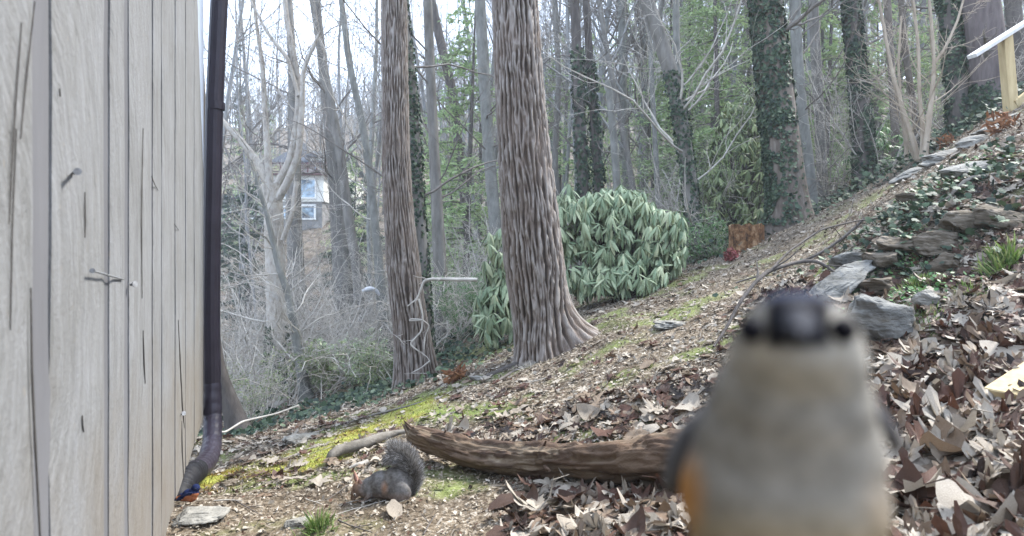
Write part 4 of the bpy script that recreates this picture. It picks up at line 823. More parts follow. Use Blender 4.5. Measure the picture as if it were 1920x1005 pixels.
# ---------------------------------------------------------------- house across the ravine
M_HW = simple('white_siding', (.74,.73,.68), (.86,.85,.80), 2, .6, 0); M_HS = simple('grey_stone_wall', (.16,.155,.15), (.38,.37,.36), 1.6, .9, .03)
M_ROOF = simple('slate_roof', (.045,.05,.06), (.09,.098,.115), 3, .95, .02); M_RAIL = simple('dark_red_paint', (.10,.045,.045), (.16,.07,.07), 3, .6, 0)
M_GL, nt, b = mat('window_glass', .06, .8); nt.links.new(ramp(nt, noise(nt, coords(nt), 2.2, 5), [(.4, (.04,.055,.075)), (.62, (.30,.38,.46))]), b.inputs['Base Color']); b.inputs['Metallic'].default_value = .55
D = 42.0
def HX(px): return (px-960)/F*D
def HZ(py): return CAMZ-(py-HOR)/F*D
hs = thing('house', (HX(560), D+3, Hp(HX(560), D+3)), 'white two storey house with slate roof and railed balcony seen across the ravine', 'house')
x0, x1 = HX(505), HX(607)
def pt(name, m, boxes, parent=hs, kind=None):
    mb = MB(); [box(mb, lo, hi) for lo, hi in boxes]; return mb.build(name, m, parent)
hw0, hw1 = x1-.0, HX(628)
pt('wall', M_HW, [((x0, D, HZ(378)), (x1, D+9, HZ(327)))]); up_ = pt('upper_wall', M_HW, [((x0+.2, D+1.7, HZ(327)), (x1+.02, D+9, HZ(300)))])
lo_ = pt('stone_base', M_HS, [((x0, D+.1, HZ(440)), (x1-.15, D+8.9, HZ(378)))])
def win(px0, py0, px1, py1, y, parent=hs, fr=.12, mull=0):
    a, b_, c, d_ = HX(px0), HX(px1), HZ(py1), HZ(py0); mb = MB()
    for lo, hi in (((a, y-.10, c), (a+fr, y, d_)), ((b_-fr, y-.10, c), (b_, y, d_)), ((a+fr, y-.1, d_-fr), (b_-fr, y, d_)), ((a+fr, y-.1, c), (b_-fr, y, c+fr))): box(mb, lo, hi)
    for k in range(mull): xm = a+(b_-a)*(k+1)/(mull+1); box(mb, (xm-.04, y-.09, c+fr), (xm+.04, y-.002, d_-fr))
    w = mb.build('window', M_TRIM, parent); mb = MB(); box(mb, (a+fr, y-.045, c+fr), (b_-fr, y-.003, d_-fr)); mb.build('pane', M_GL, w); return w
M_TRIM = simple('white_trim', (.72,.72,.70), (.8,.8,.78), 3, .5, 0)
win(561, 334, 594, 373, D-.002, mull=0); win(563, 383, 592, 412, D+.098); win(512, 336, 545, 372, D-.002, mull=1); win(514, 386, 546, 411, D+.098)
win(572, 304, 594, 326, D+1.698, mull=1); win(520, 304, 545, 326, D+1.698, mull=1)
pt('balcony_floor', M_RAIL, [((x0-.3, D-.5, HZ(329)), (x1+.35, D+1.7, HZ(326)))])
rl = pt('railing', M_RAIL, [((x0-.3, D-.5, HZ(308.5)), (x1+.35, D-.42, HZ(307)))]); 
pt('railing_bars', M_RAIL, [((x0-.3, D-.48, HZ(y+.8)), (x1+.35, D-.45, HZ(y))) for y in (312, 317, 322)])
for k in range(8): xx = x0-.3+(x1-x0+.6)*k/7; pt('railing_post', M_RAIL, [((xx-.04, D-.52, HZ(326)), (xx+.04, D-.40, HZ(306)))])
pt('side_bay', M_HW, [((x1+.003, D+2.2, HZ(393)), (HX(624), D+8.8, HZ(322)))])
win(612, 344, 621, 372, D+2.197)
mb = MB(); rx0, rx1 = x0-.6, x1+.6; ez, rz = HZ(300), HZ(262); v = [(rx0, D+1.0, ez),(rx1, D+1.0, ez),(rx1, D+5, rz),(rx0, D+5, rz),(rx1, D+9.5, ez),(rx0, D+9.5, ez)]
v2 = [(a, b_, c-.18) for a, b_, c in v]; mb.add(v+v2, [[0,1,2,3],[3,2,4,5],[6,9,8,7],[9,11,10,8],[0,6,7,1],[5,4,10,11],[1,7,8,2],[2,8,10,4],[0,3,9,6],[3,5,11,9]], 0, None, False); rf = mb.build('roof', M_ROOF, hs)
pt('gable', M_HW, [((rx1-.62, D+3.2, ez), (rx1-.6, D+6.8, ez+(rz-ez)*.5))])
pt('dormer', M_HW, [((HX(568), D+1.5, HZ(302)), (HX(598), D+4, HZ(290)))]); pt('dormer_roof', M_ROOF, [((HX(563), D+1.2, HZ(290)), (HX(602), D+4.4, HZ(286)))])
pt('chimney', M_HS, [((HX(525), D+4.5, ez+.5), (HX(534), D+5.4, HZ(248)))])
lw = thing('low_house', (HX(440), D+2, Hp(HX(440), D+2)), 'low pale stone building with small windows half hidden in twigs near the house', 'building')
pt('wall', M_HS, [((HX(400), D+1, HZ(425)), (HX(497), D+7, HZ(372)))], lw); pt('gutter_band', M_TRIM, [((HX(399), D+.9, HZ(372)), (HX(498), D+7.1, HZ(369)))], lw)
for a in (414, 452): win(a, 390, a+24, 410, D+.998, lw)
mb = MB(); a0, a1 = HX(398), HX(499); ez, rz = HZ(369), HZ(345); v = [(a0, D+.6, ez),(a1, D+.6, ez),(a1, D+4, rz),(a0, D+4, rz),(a1, D+7.5, ez),(a0, D+7.5, ez)]; v2 = [(a, b_, c-.15) for a, b_, c in v]
mb.add(v+v2, [[0,1,2,3],[3,2,4,5],[6,9,8,7],[9,11,10,8],[0,6,7,1],[5,4,10,11],[1,7,8,2],[2,8,10,4],[0,3,9,6],[3,5,11,9]], 0, None, False); mb.build('roof', M_ROOF, lw)
# strip of road down in the ravine
M_ROADM = simple('wet_grey_asphalt', (.16,.17,.18), (.25,.26,.27), 5, .5, .002)
xs = np.linspace(-14, -4.9, 60); ys_ = 13.6+.25*np.sin(xs*.5); zz = np.maximum(H(xs, ys_-.9), H(xs, ys_+.9))+.05; mb = MB(); V = np.concatenate([np.stack([xs, ys_-.9, zz], -1), np.stack([xs, ys_+.9, zz+.02], -1)]); k = np.arange(59)
mb.add(V, np.stack([k, k+1, k+61, k+60], -1)); tag(mb.build('road', M_ROADM), kind='structure')
# ---------------------------------------------------------------- log
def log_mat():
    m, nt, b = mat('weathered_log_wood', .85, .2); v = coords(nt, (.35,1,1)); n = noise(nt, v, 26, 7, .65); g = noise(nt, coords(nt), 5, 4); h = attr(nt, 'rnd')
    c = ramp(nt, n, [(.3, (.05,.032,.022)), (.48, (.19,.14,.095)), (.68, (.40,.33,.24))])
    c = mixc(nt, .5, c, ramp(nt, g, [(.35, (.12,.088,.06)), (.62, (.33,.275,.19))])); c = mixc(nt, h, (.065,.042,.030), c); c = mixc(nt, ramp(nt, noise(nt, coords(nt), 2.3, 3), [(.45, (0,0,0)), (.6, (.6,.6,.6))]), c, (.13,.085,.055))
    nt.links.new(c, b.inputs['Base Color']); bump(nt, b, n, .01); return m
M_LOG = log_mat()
lg = thing('log', hit(1000, 905), 'broken weathered log lying on leaves with an upturned jagged end', 'log')
pp = [(764,797,10,3.15),(776,812,34,3.12),(800,822,46,3.05),(850,838,50,2.95),(905,853,54,2.85),(960,860,62,2.75),(1020,864,66,2.65),(1100,864,74,2.5),(1180,860,84,2.38),(1250,856,94,2.27),(1330,862,92,2.16),(1410,872,86,2.05),(1460,880,60,2.0)]
pts, rad = trunk_path(pp, 220); pts[:,2] -= .012
S = 90; K = len(pts); t = norm(np.gradient(pts, axis=0)); u = norm(np.cross(t, np.array([0,0,1.]))); w = np.cross(u, t); th = np.arange(S)/S*2*np.pi
L = np.concatenate([[0], np.cumsum(np.linalg.norm(np.diff(pts, axis=0), axis=1))]); C, Sn = np.cos(th)[None]+0*L[:,None], np.sin(th)[None]+0*L[:,None]; LL = L[:,None]+0*C
f1 = fbm(np.stack([C*2.2, Sn*2.2, LL*5], -1), 5); f2 = 1-np.abs(2*fbm(np.stack([C*5+3, Sn*5, LL*2.2+f1*2], -1), 3)-1)*2.2
f3 = fbm(np.stack([C*9, Sn*9, LL*7], -1), 4); rr = rad[:,None]*(1+.75*(f1-.5)+.34*(f3-.5)+.12*(np.clip(f2, 0, 1)*-1+.5))
f4 = smooth01((fbm(np.stack([C*2.6+7, Sn*2.6, LL*7], -1), 4)-.47)/.05); rr *= .94+.11*f4; rr *= np.where(Sn < -.2, .85, 1)     # flatter underside
V = pts[:,None]+rr[...,None]*(C[...,None]*u[:,None]+Sn[...,None]*w[:,None])
jag = fbm(np.stack([C[0]*3.5, Sn[0]*3.5, C[0]*0], -1), 4)-.45; V[:5] -= t[:5,None]*(jag[None,:,None]*np.array([.16,.11,.07,.04,.015])[:,None,None])
i = np.arange(K-1)[:,None]*S; s = np.arange(S)[None]; s2 = (s+1) % S
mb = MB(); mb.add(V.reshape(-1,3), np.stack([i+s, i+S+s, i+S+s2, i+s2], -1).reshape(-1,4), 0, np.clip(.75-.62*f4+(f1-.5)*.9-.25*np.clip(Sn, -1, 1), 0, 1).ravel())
cidx = [0, K-1]
for e in cidx: vv = np.vstack([V[e], V[e].mean(0)[None]]); mb.add(vv, [[q, (q+1) % S, S] if e else [(q+1) % S, q, S] for q in range(S)], 0, .3)
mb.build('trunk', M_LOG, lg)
for (a, b_, r) in ((P(830,826,2.98), P(836,806,2.96), .009), (P(1018,842,2.66), P(1024,826,2.62), .008), (P(1022,876,2.55), P(1030,882,2.5), .012)):
    mb = MB(); tubes(mb, np.linspace(a, b_, 4), np.linspace(r, r*.5, 4), 7, cap=True); mb.build('knot_stub', M_LOG, lg)
# dead branch beside the squirrel
M_DEAD = bark('weathered_dead_branch', (.07,.06,.048), (.23,.21,.18), 18, .008, 1)
def stick(pp, label, m=None, name='fallen_branch', seed=0, rise=0, amp=.2, group=None, K=40, specs=None, follow=False, cat='branch'):
    pts, rad = trunk_path(pp, K)
    if follow: pts[:,2] = H(pts[:,0], pts[:,1])+rad*.7+rise
    t = thing(name, pts[0], label, cat, group); mb = MB(); rough_tube(mb, pts, rad, 9, amp, 9, seed)
    if specs: twig_crown(mb, pts, rad, specs, seed, ground=True)
    o = mb.build('stem', m or M_DEAD, t); return t
def gp(px, py, w, lift=0):
    h = hit(px, py); return (px, py-lift, w, float(h[1]))
stick([(616,872,12,3.28),(621,852,18,3.3),(640,843,20,3.35),(680,832,20,3.42),(715,819,18,3.5),(745,811,11,3.55),(765,808,6,3.55)], 'thick curved grey dead branch lying on moss behind the squirrel', amp=.15)
stick([gp(622,803,6,2),gp(660,793,6,2),gp(700,780,5,2),gp(760,765,4,2),gp(800,752,3,1)], 'long thin stick lying along the far edge of the moss', seed=3)
stick([gp(912,708,9,2),gp(940,698,11,3),gp(975,684,13,3),gp(1005,666,10,3)], 'dark exposed root running down from the massive trunk', M_BARKD, 'root', 4, cat='root')
stick([gp(985,690,6,2),gp(960,700,6,2),gp(930,718,5,2)], 'short dark stick lying beside the exposed root', M_BARKD, seed=5)
stick([(1338,650,5,3.3),(1362,615,6,3.4),(1385,570,7,3.5),(1415,530,7,3.6),(1440,508,8,3.7),(1490,492,7,3.8),(1530,488,7,3.8),(1560,505,5,3.75),(1582,528,4,3.7)], 'thin dark arching dead stem curving over the slope behind the small bird', M_BARKD, 'arching_stem', 6, specs=[(5,.2,.9,40,.3,.5,6,.12,-.05)])
stick([(1440,512,5,3.8),(1480,470,4,4.0),(1540,430,4,4.3),(1600,415,3,4.5),(1650,408,3,4.6)], 'thin forked twig reaching up the slope from the arching stem', M_BARKD, 'fallen_branch', 7, specs=[(4,.2,.9,40,.3,.5,6,.12,-.02)])
stick([(1755,400,6,4.0),(1800,355,7,4.0),(1850,315,7,4.0),(1905,275,6,4.0)], 'straight grey fallen branch leaning on the rocky bank', seed=8, rise=.02, follow=True)
stick([(1620,380,5,5.2),(1560,420,5,5.2),(1500,455,5,5.2),(1430,500,4,5.2),(1380,520,3,5.2)], 'thin dark fallen branch along the lower side of the path', M_BARKD, seed=9, follow=True, rise=.03)
stick([(380,800,3,4.6),(420,812,4,4.6),(455,790,4,4.9),(520,775,3,5.2),(560,760,3,5.4)], 'slim pale stick bridging the slope edge next to the downspout', M_TWIG, seed=10)
stick([(655,880,5,3.1),(675,870,9,3.12),(690,862,9,3.15)], 'short whitish broken branch piece near the squirrel', M_TWIG, seed=11, follow=True)
# pale peeled vine draped near the pale brown trunk
vn_ = thing('dead_vine', ground_at(800, 6.0), 'bone white peeled branch and vine dangling beside the pale brown trunk', 'vine')
for nm, pl in (('branch', [(895,524,9,6.0),(850,524,10,6.0),(810,523,10,6.0),(795,526,9,6.0),(788,545,7,6.0),(782,560,6,6.0),(764,574,5,6.0)]), ('stem', [(785,560,5,6.0),(793,590,5,5.98),(791,620,5,5.96),(778,635,5,5.95),(768,645,5,5.95),(780,655,4,5.95),(800,668,4,5.95),(806,677,4,5.95)]),
               ('stem', [(792,600,4,5.97),(775,601,4,5.97),(766,602,4,5.97),(768,598,3,5.97),(790,598,3,5.97),(806,610,4,5.97),(797,630,4,5.97),(795,655,4,5.95)]), ('stem', [(806,677,4,5.95),(790,690,4,5.95),(770,700,3,5.95),(800,700,3,5.95)])):
    pts, rad = trunk_path([(a, b_, w_*.72, d_) for a, b_, w_, d_ in pl], 40); mb = MB(); rad = rad*np.linspace(1.15, .6, 40); rough_tube(mb, pts, rad, 9, .35, 12, 2); twig_crown(mb, pts, rad, [(4,.2,.95,50,.22,.5,6,.25,-.05)], 5); mb.build(nm, M_TWIG, vn_)
stb = thing('broken_stub', P(705, 552, 9.9), 'small whitish hooked branch stub on the slender leaning pale tree', 'branch stub')
pts, rad = trunk_path([(714,556,6,9.95),(706,545,7,9.9),(696,541,9,9.85),(686,543,9,9.8),(680,546,5,9.8)], 20); mb = MB(); rough_tube(mb, pts, rad, 9, .1, 9, 1); mb.build('stem', simple('bleached_wood', (.42,.43,.45), (.58,.59,.61), 9, .6, 0), stb)
# ---------------------------------------------------------------- rocks
M_ROCK = simple('grey_schist', (.08,.078,.07), (.23,.225,.205), 9, .95, .014, (1,1,2.2), mid=(.15,.148,.138), spec=.1); M_ROCKB = simple('brown_bank_stone', (.07,.055,.04), (.22,.185,.15), 9, .95, .016, (1,1,3.5), mid=(.13,.11,.085), spec=.1); M_ROCKP = simple('pale_flat_stone', (.13,.125,.11), (.29,.275,.245), 12, .9, .012, (1,1,3))
ICO = None
def rock(px, py, size, label, m=M_ROCK, seed=0, rot=0, tilt=0, sink=.3, d=None, name='rock', roll=0, group=None, cat='rock'):
    g = hit(px, py) if d is None else ground_at(px, d)
    n, k = 64, 40; th = np.linspace(0, 2*np.pi, n, endpoint=False); ph = np.linspace(0, np.pi, k); D3 = np.stack([np.sin(ph)[:,None]*np.cos(th), np.sin(ph)[:,None]*np.sin(th), np.cos(ph)[:,None]+0*th], -1)
    q = np.sign(D3)*np.abs(D3)**.62; rg = np.random.default_rng(seed); pl = norm(rg.normal(size=(9,3))); v = q.copy()
    for p_ in pl: dd = (v@p_); lim = .62+.25*rg.uniform(); v = v-np.clip(dd-lim, 0, 9)[...,None]*p_
    v = v*(1+(fbm(D3*2.0+seed, 6, .58)[...,None]-.5)*.62); layer = (fbm(np.concatenate([v[...,:2]*.8, v[...,2:3]*9], -1)+seed, 3)[...,None]-.5)*.12; v[...,:2] *= 1+layer
    R_ = np.array(Euler((tilt, roll, rot)).to_matrix()); v = (v*np.array(size)/2)@R_.T
    t = thing(name, g, label, cat, group); mb = MB(); i = np.arange(k-1)[:,None]*n; s = np.arange(n)[None]; s2 = (s+1) % n
    mb.add((v+g+np.array([0,0,size[2]*(.5-sink-(.12 if m is M_ROCKB else 0))])).reshape(-1,3), np.stack([i+s, i+n+s, i+n+s2, i+s2], -1).reshape(-1,4)); o = mb.build('stone', m, t)
    SC.collection.objects.unlink(t); loc = t.location.copy(); lab = dict(label=t['label'], category=t['category']); bpy.data.objects.remove(t)
    o.parent = None; o.location = loc; o.name = name; tag(o, lab['label'], lab['category'], group); return o
rock(1634, 636, (.36,.28,.30), 'rounded grey rock right behind the small close bird', M_ROCK, 1, .3, .1, .25)
rock(1560, 545, (.60,.34,.13), 'long slanting grey slab rock at the edge of the bank', M_ROCK, 2, .5, -.1, .42, roll=-.42)
rock(1640, 545, (.22,.25,.14), 'brown block of stone low in the bank', M_ROCKB, 3, .2)
rock(1655, 505, (.24,.25,.15), 'brown stone in the middle of the bank above the low block', M_ROCKB, 4, .4)
rock(1680, 470, (.26,.25,.12), 'mossy layered stone near the top of the bank', M_ROCKB, 5, .1)
rock(1745, 470, (.26,.24,.17), 'dark layered ledge stone under leaves in the bank', M_ROCKB, 6, .3)
rock(1800, 430, (.30,.26,.18), 'wide dark ledge stone beneath hanging ivy', M_ROCKB, 7, -.1)
rock(1780, 500, (.22,.2,.14), 'flat ledge stone jutting over the lower dirt', M_ROCKB, 8, .2)
rock(1870, 420, (.26,.25,.20), 'dark shadowed stone near the top corner of the bank', M_ROCKB, 9, .3)
rock(1740, 575, (.15,.10,.10), 'small whitish stone resting on dirt below the bank', M_ROCKP, 10, .4, .6)
rock(1715, 385, (.3,.3,.14), 'brown stone peeping out at the crest of the bank', M_ROCKB, 11, .2)
rock(1590, 500, (.2,.2,.13), 'small grey stone wedged above the slanting slab', M_ROCK, 12, .2)
rock(568, 826, (.26,.2,.06), 'flat pale stone set in the moss', M_ROCKP, 13, .3, d=4.1)
rock(372, 972, (.20,.16,.045), 'flat sandy stone under the blue bird', M_ROCKP, 14, .1)
rock(1255, 612, (.34,.28,.06), 'flat mossy stone embedded in the middle of the slope', M_ROCKP, 15, .3)
rock(430, 910, (.09,.07,.05), 'small dark stone near the elbow of the downspout', M_ROCKB, 16, .3)
rock(895, 712, (.12,.1,.04), 'small flat stone by the exposed root', M_ROCKP, 17)
rock(560, 988, (.11,.08,.04), 'little tan stone at the bottom of the dirt patch', M_ROCKP, 18)
for k, (px, py, w, lab) in enumerate([(1882,226,.42,'topmost pale stone step at the foot of the wooden post'),(1852,248,.42,'pale mossy stone step second from the wooden post'),(1832,268,.34,'grey tilted stone step third from the wooden post'),(1778,292,.46,'pale stone step right beside the tan sapling clump'),(1756,306,.42,'pale stone step just below the sapling clump'),(1708,330,.44,'lowest pale stone step where the path levels out'),(1808,330,.36,'loose pale stone lying on the bank beside the steps')]):
    rock(px, py, (w,.24,.11), lab, M_ROCKP, 30+k, .15, .05, .42, name='stone_step', roll=-.25, group='stone steps up the slope', cat='stone step')
# ---------------------------------------------------------------- stump
st = thing('stump', ground_at(1402, 7.6), 'rotting orange brown tree stump at the foot of the ivy covered tree', 'stump')
def stump_mat():
    m, nt, b = mat('rotten_orange_wood', .9, .15); n = noise(nt, coords(nt, (1,1,.6)), 16, 6, .75)
    nt.links.new(ramp(nt, n, [(.38, (.04,.022,.012)), (.5, (.15,.075,.035)), (.66, (.34,.225,.13))]), b.inputs['Base Color']); bump(nt, b, n, .02); return m
g = np.array(st.location); S = 60; th = np.arange(S)/S*2*np.pi; hs_ = np.linspace(-.2, .29, 30); C, Sn = np.cos(th), np.sin(th)
sh = [(h, .215*(1+.13*(fbm(np.stack([C*2.5, Sn*2.5, C*0+h*1.2], -1), 4)-.5)*2+.10*max(0, .1-h))) for h in hs_]
V = np.array([np.stack([g[0]+r*C-.02, g[1]+r*Sn, g[2]+h+(.10*(fbm(np.stack([C*5, Sn*5, C*0], -1), 3)-.5)*(h > .15)*h*2.4)+.06*(h > .3)*C*0], -1) for h, r in sh]); mb = MB()
i = np.arange(29)[:,None]*S; s = np.arange(S)[None]; s2 = (s+1) % S; mb.add(V.reshape(-1,3), np.stack([i+s, i+s2, i+S+s2, i+S+s], -1).reshape(-1,4))
M_STUMP = stump_mat(); mb.build('trunk', M_STUMP, st)
T_ = V[-1]; c = T_.mean(0)-np.array([0,0,.05]); mb = MB(); mid = (T_+c)/2; mb.add(np.vstack([T_, mid, c[None]]), [[q, (q+1) % S, S+(q+1) % S, S+q] for q in range(S)]); mb.add(np.vstack([mid, c[None]]), [[q, (q+1) % S, S] for q in range(S)]); mb.build('cut_top', simple('pale_cut_wood', (.36,.24,.14), (.55,.42,.28), 30, .9, .004), st)
rd = thing('leaf_clump', hit(1371, 490), 'round dull red clump of dead leaves on the slope below the stump', 'leaf clump'); g = np.array(rd.location)+np.array([0,0,.06])
M_RED = leafmat('dull_red_leaf', [(0, (.13,.035,.035)), (1, (.30,.09,.09))], .8, .2, .1); M_ORG = leafmat('orange_dead_leaf', [(0, (.13,.055,.028)), (1, (.30,.15,.075))], .8, .2, .1)
mb = MB(); leafball(mb, np.random.default_rng(3), g, (.085,.085,.075), 260, .05); mb.build('leaves', M_RED, rd)['kind'] = 'stuff'
for k, (px, py, r, lab) in enumerate([(1388,468,.07,'orange dead leaf clump just above the round red clump'),(1604,352,.11,'rusty orange dead leaf spray at the slope crest'),(1875,250,.10,'rusty dead leaf spray beside the upper steps'),(1776,275,.08,'rusty dead frond standing beside the sapling clump'),(855,715,.05,'reddish dead leaf clump on the slope left of the massive trunk')]):
    g = hit(px, py); t = thing('dead_leaf_spray', g, lab, 'leaf spray'); mb = MB(); leafball(mb, np.random.default_rng(30+k), g+np.array([0,0,r*.8]), (r*1.1,r,r), 90, .08); mb.build('leaves', M_ORG, t)['kind'] = 'stuff'
# ---------------------------------------------------------------- wooden rail
def wood(name, a, b_): 
    m, nt, b = mat(name, .7, .25); n = noise(nt, coords(nt, (1,1,.12)), 30, 5, .6); nt.links.new(ramp(nt, n, [(.3, a), (.7, b_)]), b.inputs['Base Color']); bump(nt, b, n, .001); return m
M_PINE = wood('yellow_pine', (.36,.27,.14), (.52,.42,.24)); M_WHT = wood('whitened_rail', (.52,.51,.49), (.66,.65,.63))
rl_ = thing('hand_rail', ground_at(1898, 6.4), 'wooden hand rail with yellow pine post and whitish sloping rail above the steps', 'railing')
def beam(a, b_, w, h, m, nm, parent, upv=(0,0,1)):
    a = np.array(a); b_ = np.array(b_); d = norm(b_-a); x = norm(np.cross(d, np.array(upv, float))); z = np.cross(x, d); L = np.linalg.norm(b_-a)
    Mx = Matrix([[x[0], d[0], z[0], a[0]], [x[1], d[1], z[1], a[1]], [x[2], d[2], z[2], a[2]], [0,0,0,1]]); mb = MB(); box(mb, (-w/2, 0, -h/2), (w/2, L, h/2), 0, Mx, .004); return mb.build(nm, m, parent)
pb = ground_at(1899, 6.4); beam(pb-np.array([0,0,.25]), P(1884, 66, 6.4), .10, .10, M_PINE, 'post', rl_, (0,1,0))
beam(P(1822,106,6.25), P(1990,0,6.6), .10, .042, M_WHT, 'rail', rl_); beam(P(1903,196,6.36), P(1990,130,6.5), .04, .09, M_PINE, 'brace', rl_)
p2 = P(1984, 3, 6.62); beam((p2[0], p2[1], Hp(p2[0], p2[1])-.2), p2-np.array([0,0,.024]), .09, .09, M_PINE, 'post', rl_, (0,1,0))
pk = thing('plank', hit(1900, 735), 'yellow pine board end poking in among the dead leaves', 'plank')
beam(P(1874,742,2.0), P(2070,612,2.25), .10, .035, M_PINE, 'board', pk)
# ---------------------------------------------------------------- fallen leaves
def star_t(outline, rings=2):
    o = np.array(outline, float); n = len(o); v = [o]; 
    if rings == 2: v.append(o*.5)
    v.append(np.zeros((1,2))); v = np.vstack(v); f4 = []; f3 = []
    if rings == 2: f4 = [[i, (i+1) % n, n+(i+1) % n, n+i] for i in range(n)]; f3 = [[n+i, n+(i+1) % n, 2*n] for i in range(n)]
    else: f3 = [[i, (i+1) % n, n] for i in range(n)]
    return v, (np.array(f4) if f4 else None), np.array(f3)
def polar(pts): return [(r*math.sin(math.radians(a)), r*math.cos(math.radians(a))) for a, r in pts]
MAPLE = polar([(0,1),(9,.66),(20,.70),(24,.42),(38,.62),(50,.92),(60,.66),(74,.66),(80,.36),(98,.56),(112,.70),(124,.46),(150,.36),(176,.34),(184,.34),(210,.36),(236,.46),(248,.70),(262,.56),(280,.36),(286,.66),(300,.66),(310,.92),(322,.62),(336,.42),(340,.70),(351,.66)])
OAK = [(0,1),(.16,.88),(.10,.72),(.34,.66),(.36,.50),(.13,.40),(.42,.26),(.44,.08),(.16,.02),(.34,-.18),(.30,-.32),(.10,-.36),(.14,-.62),(.03,-.95),(-.03,-.95),(-.14,-.62),(-.10,-.36),(-.30,-.32),(-.34,-.18),(-.16,.02),(-.44,.08),(-.42,.26),(-.13,.40),(-.36,.50),(-.34,.66),(-.10,.72),(-.16,.88)]
OVAL = [(0,.92),(.17,.80),(.33,.60),(.45,.30),(.49,-.02),(.43,-.34),(.28,-.62),(.04,-.84),(-.04,-.84),(-.27,-.64),(-.44,-.34),(-.47,-.02),(-.46,.30),(-.34,.58),(-.15,.82)]
def curled(tp, seed, a=.5):
    v, f4, f3 = tp; rg = np.random.default_rng(seed); th = rg.uniform(0, 6.28); c, s = math.cos(th), math.sin(th); u = v[:,0]*c+v[:,1]*s; w = -v[:,0]*s+v[:,1]*c
    k = a*rg.uniform(.5, 1.3)*rg.choice([1, 1, -.7]); z = k*u*u*.9+.35*a*w*w*rg.choice([1,-1])+.16*(vn(np.column_stack([v*3+seed, v[:,0]*0]))-.5)+.05*np.sin(u*9+seed)
    u2 = u*(1-.28*abs(k)*np.abs(u)); x = u2*c-w*s; y = u2*s+w*c; return np.column_stack([x, y, z]), f4, f3
TS = [star_t(MAPLE), star_t(OAK), star_t(OVAL)]; KN = ['lobed maple', 'wavy oak', 'oval']
CUR = [[curled(TS[k], 10*k+q, [.18,.42,.75,1.15][q]) for q in range(4)] for k in range(3)]
TINY = [curled(star_t(OVAL[::2], 1), 90+q, .6) for q in range(3)]+[curled(star_t(MAPLE[::2], 1), 95+q, .7) for q in range(3)]
LSTOPS = [(0, (.29,.25,.205)), (.22, (.38,.335,.275)), (.32, (.23,.185,.14)), (.50, (.155,.105,.068)), (.66, (.07,.04,.028)), (.84, (.095,.045,.03)), (1, (.018,.012,.010))]
M_LEAF = leafmat('dead_leaf', LSTOPS, .6, .3, .18)
def dens(x, y):
    r = np.hypot(x, y); n = fbm2(x, y, 2.2, 3, 12)
    a = smooth01((x+.12)/.5)*smooth01((2.75-y)/.5)*.9                      # right foreground drift
    b = smooth01(1-np.abs(y-(3.35-.35*x))/.55)*smooth01((x+.55)/.5)*smooth01((1.9-x)/.5)*1.0   # behind the log
    c = smooth01((x-1.35)/.4)*smooth01((5.2-y)/.8)*.95
    d = .17*smooth01((y-2.7)/.8)
    e = smooth01(1-np.hypot(x+1.7, y-4.5)/1.2)*.55
    lo = np.maximum.reduce([a, b, c, d, e]); dirt = smooth01(1-np.hypot((x+.9)/1.3, (y-2.3)/.85)/1.0)
    ms = moss_m(x, y); path = seg_mask(x, y, [hit(1150,700), hit(1300,590), hit(1450,490), hit(1650,370)], .6)*.4
    return np.clip(lo*(.45+1.1*n)*(1-.93*dirt*(x < .1))*(1-.8*ms)*(1-path)*smooth01((15-r)/8), 0, 1)
def ground_frame(x, y, rng, jit=.25, bankjit=0):
    e = .04; zx = (H(x+e, y)-H(x-e, y))/(2*e); zy = (H(x, y+e)-H(x, y-e))/(2*e); n = norm(np.stack([-zx, -zy, np.ones_like(x)], -1)); n = norm(n+rng.normal(size=n.shape)*jit); return frames(n, norm(rng.normal(size=n.shape)))
rl = np.random.default_rng(101)
def sample(n, pxr, pyr, fn, rng):
    """random ground spots spread evenly over what one sees of the slope"""
    d = np.exp(rng.uniform(np.log(1.15), np.log(pyr), n)); px = rng.uniform(*pxr, n); X = (px-960)/F*d; keep = rng.uniform(size=n) < fn(X, d); return X[keep], d[keep]
x, y = sample(34000, (290, 2080), 9.5, lambda a, b_: dens(a, b_)*.9, rl); n = len(x)
zf = H(x, y); fr = ground_frame(x, y, rl, .15); size = rl.uniform(.035, .080, n)*(1+.5*(y < 2.7)*(x > 0)); col = rl.beta(.85, 1.15, n)
bz = smooth01(1-np.abs(y-(3.35-.35*x))/.5)*smooth01((x+.4)/.4)*smooth01((1.9-x)/.4)+smooth01((x-1.5)/.3)*smooth01((4.8-y)/.5)*.6; col = np.clip(col+bz*rl.uniform(0, .36, n), 0, 1)
col[y > 4.5] *= .8; kind = rl.choice(3, n, p=[.42,.34,.24]); cu = rl.choice(4, n, p=[.45,.35,.15,.05]); near = y < 5.0
mb = MB()
for k in range(3):
    for q in range(4):
        s = (kind == k) & (cu == q) & near; v, f4, f3 = CUR[k][q]; zl = zf[s]+size[s]*rl.uniform(.05, .30, s.sum()); frs = tuple(a[s] for a in fr)
        ps = np.stack([x[s], y[s], zl], -1); sc_ = size[s]*.82; X_, Y_, Z_ = frs; N_ = len(ps)
        V = (ps[:,None]+sc_[:,None,None]*(v[None,:,0:1]*X_[:,None]+v[None,:,1:2]*Y_[:,None]+v[None,:,2:3]*Z_[:,None])).reshape(-1,3); o4 = (f4[None]+(np.arange(N_)*len(v))[:,None,None]).reshape(-1,4); o3 = (f3[None]+(np.arange(N_)*len(v))[:,None,None]).reshape(-1,3)
        b0 = mb.n; mb.add(V, o4, 0, np.repeat(col[s], len(v))); mb.f.append((o3+b0, 0, True))
for q in range(6):
    s = (~near) & (rl.integers(0, 6, n) == q); v, _, f3 = TINY[q]; scatter(mb, v, f3, np.stack([x[s], y[s], zf[s]+.012], -1), tuple(a[s] for a in fr), size[s]*.8, 0, col[s])
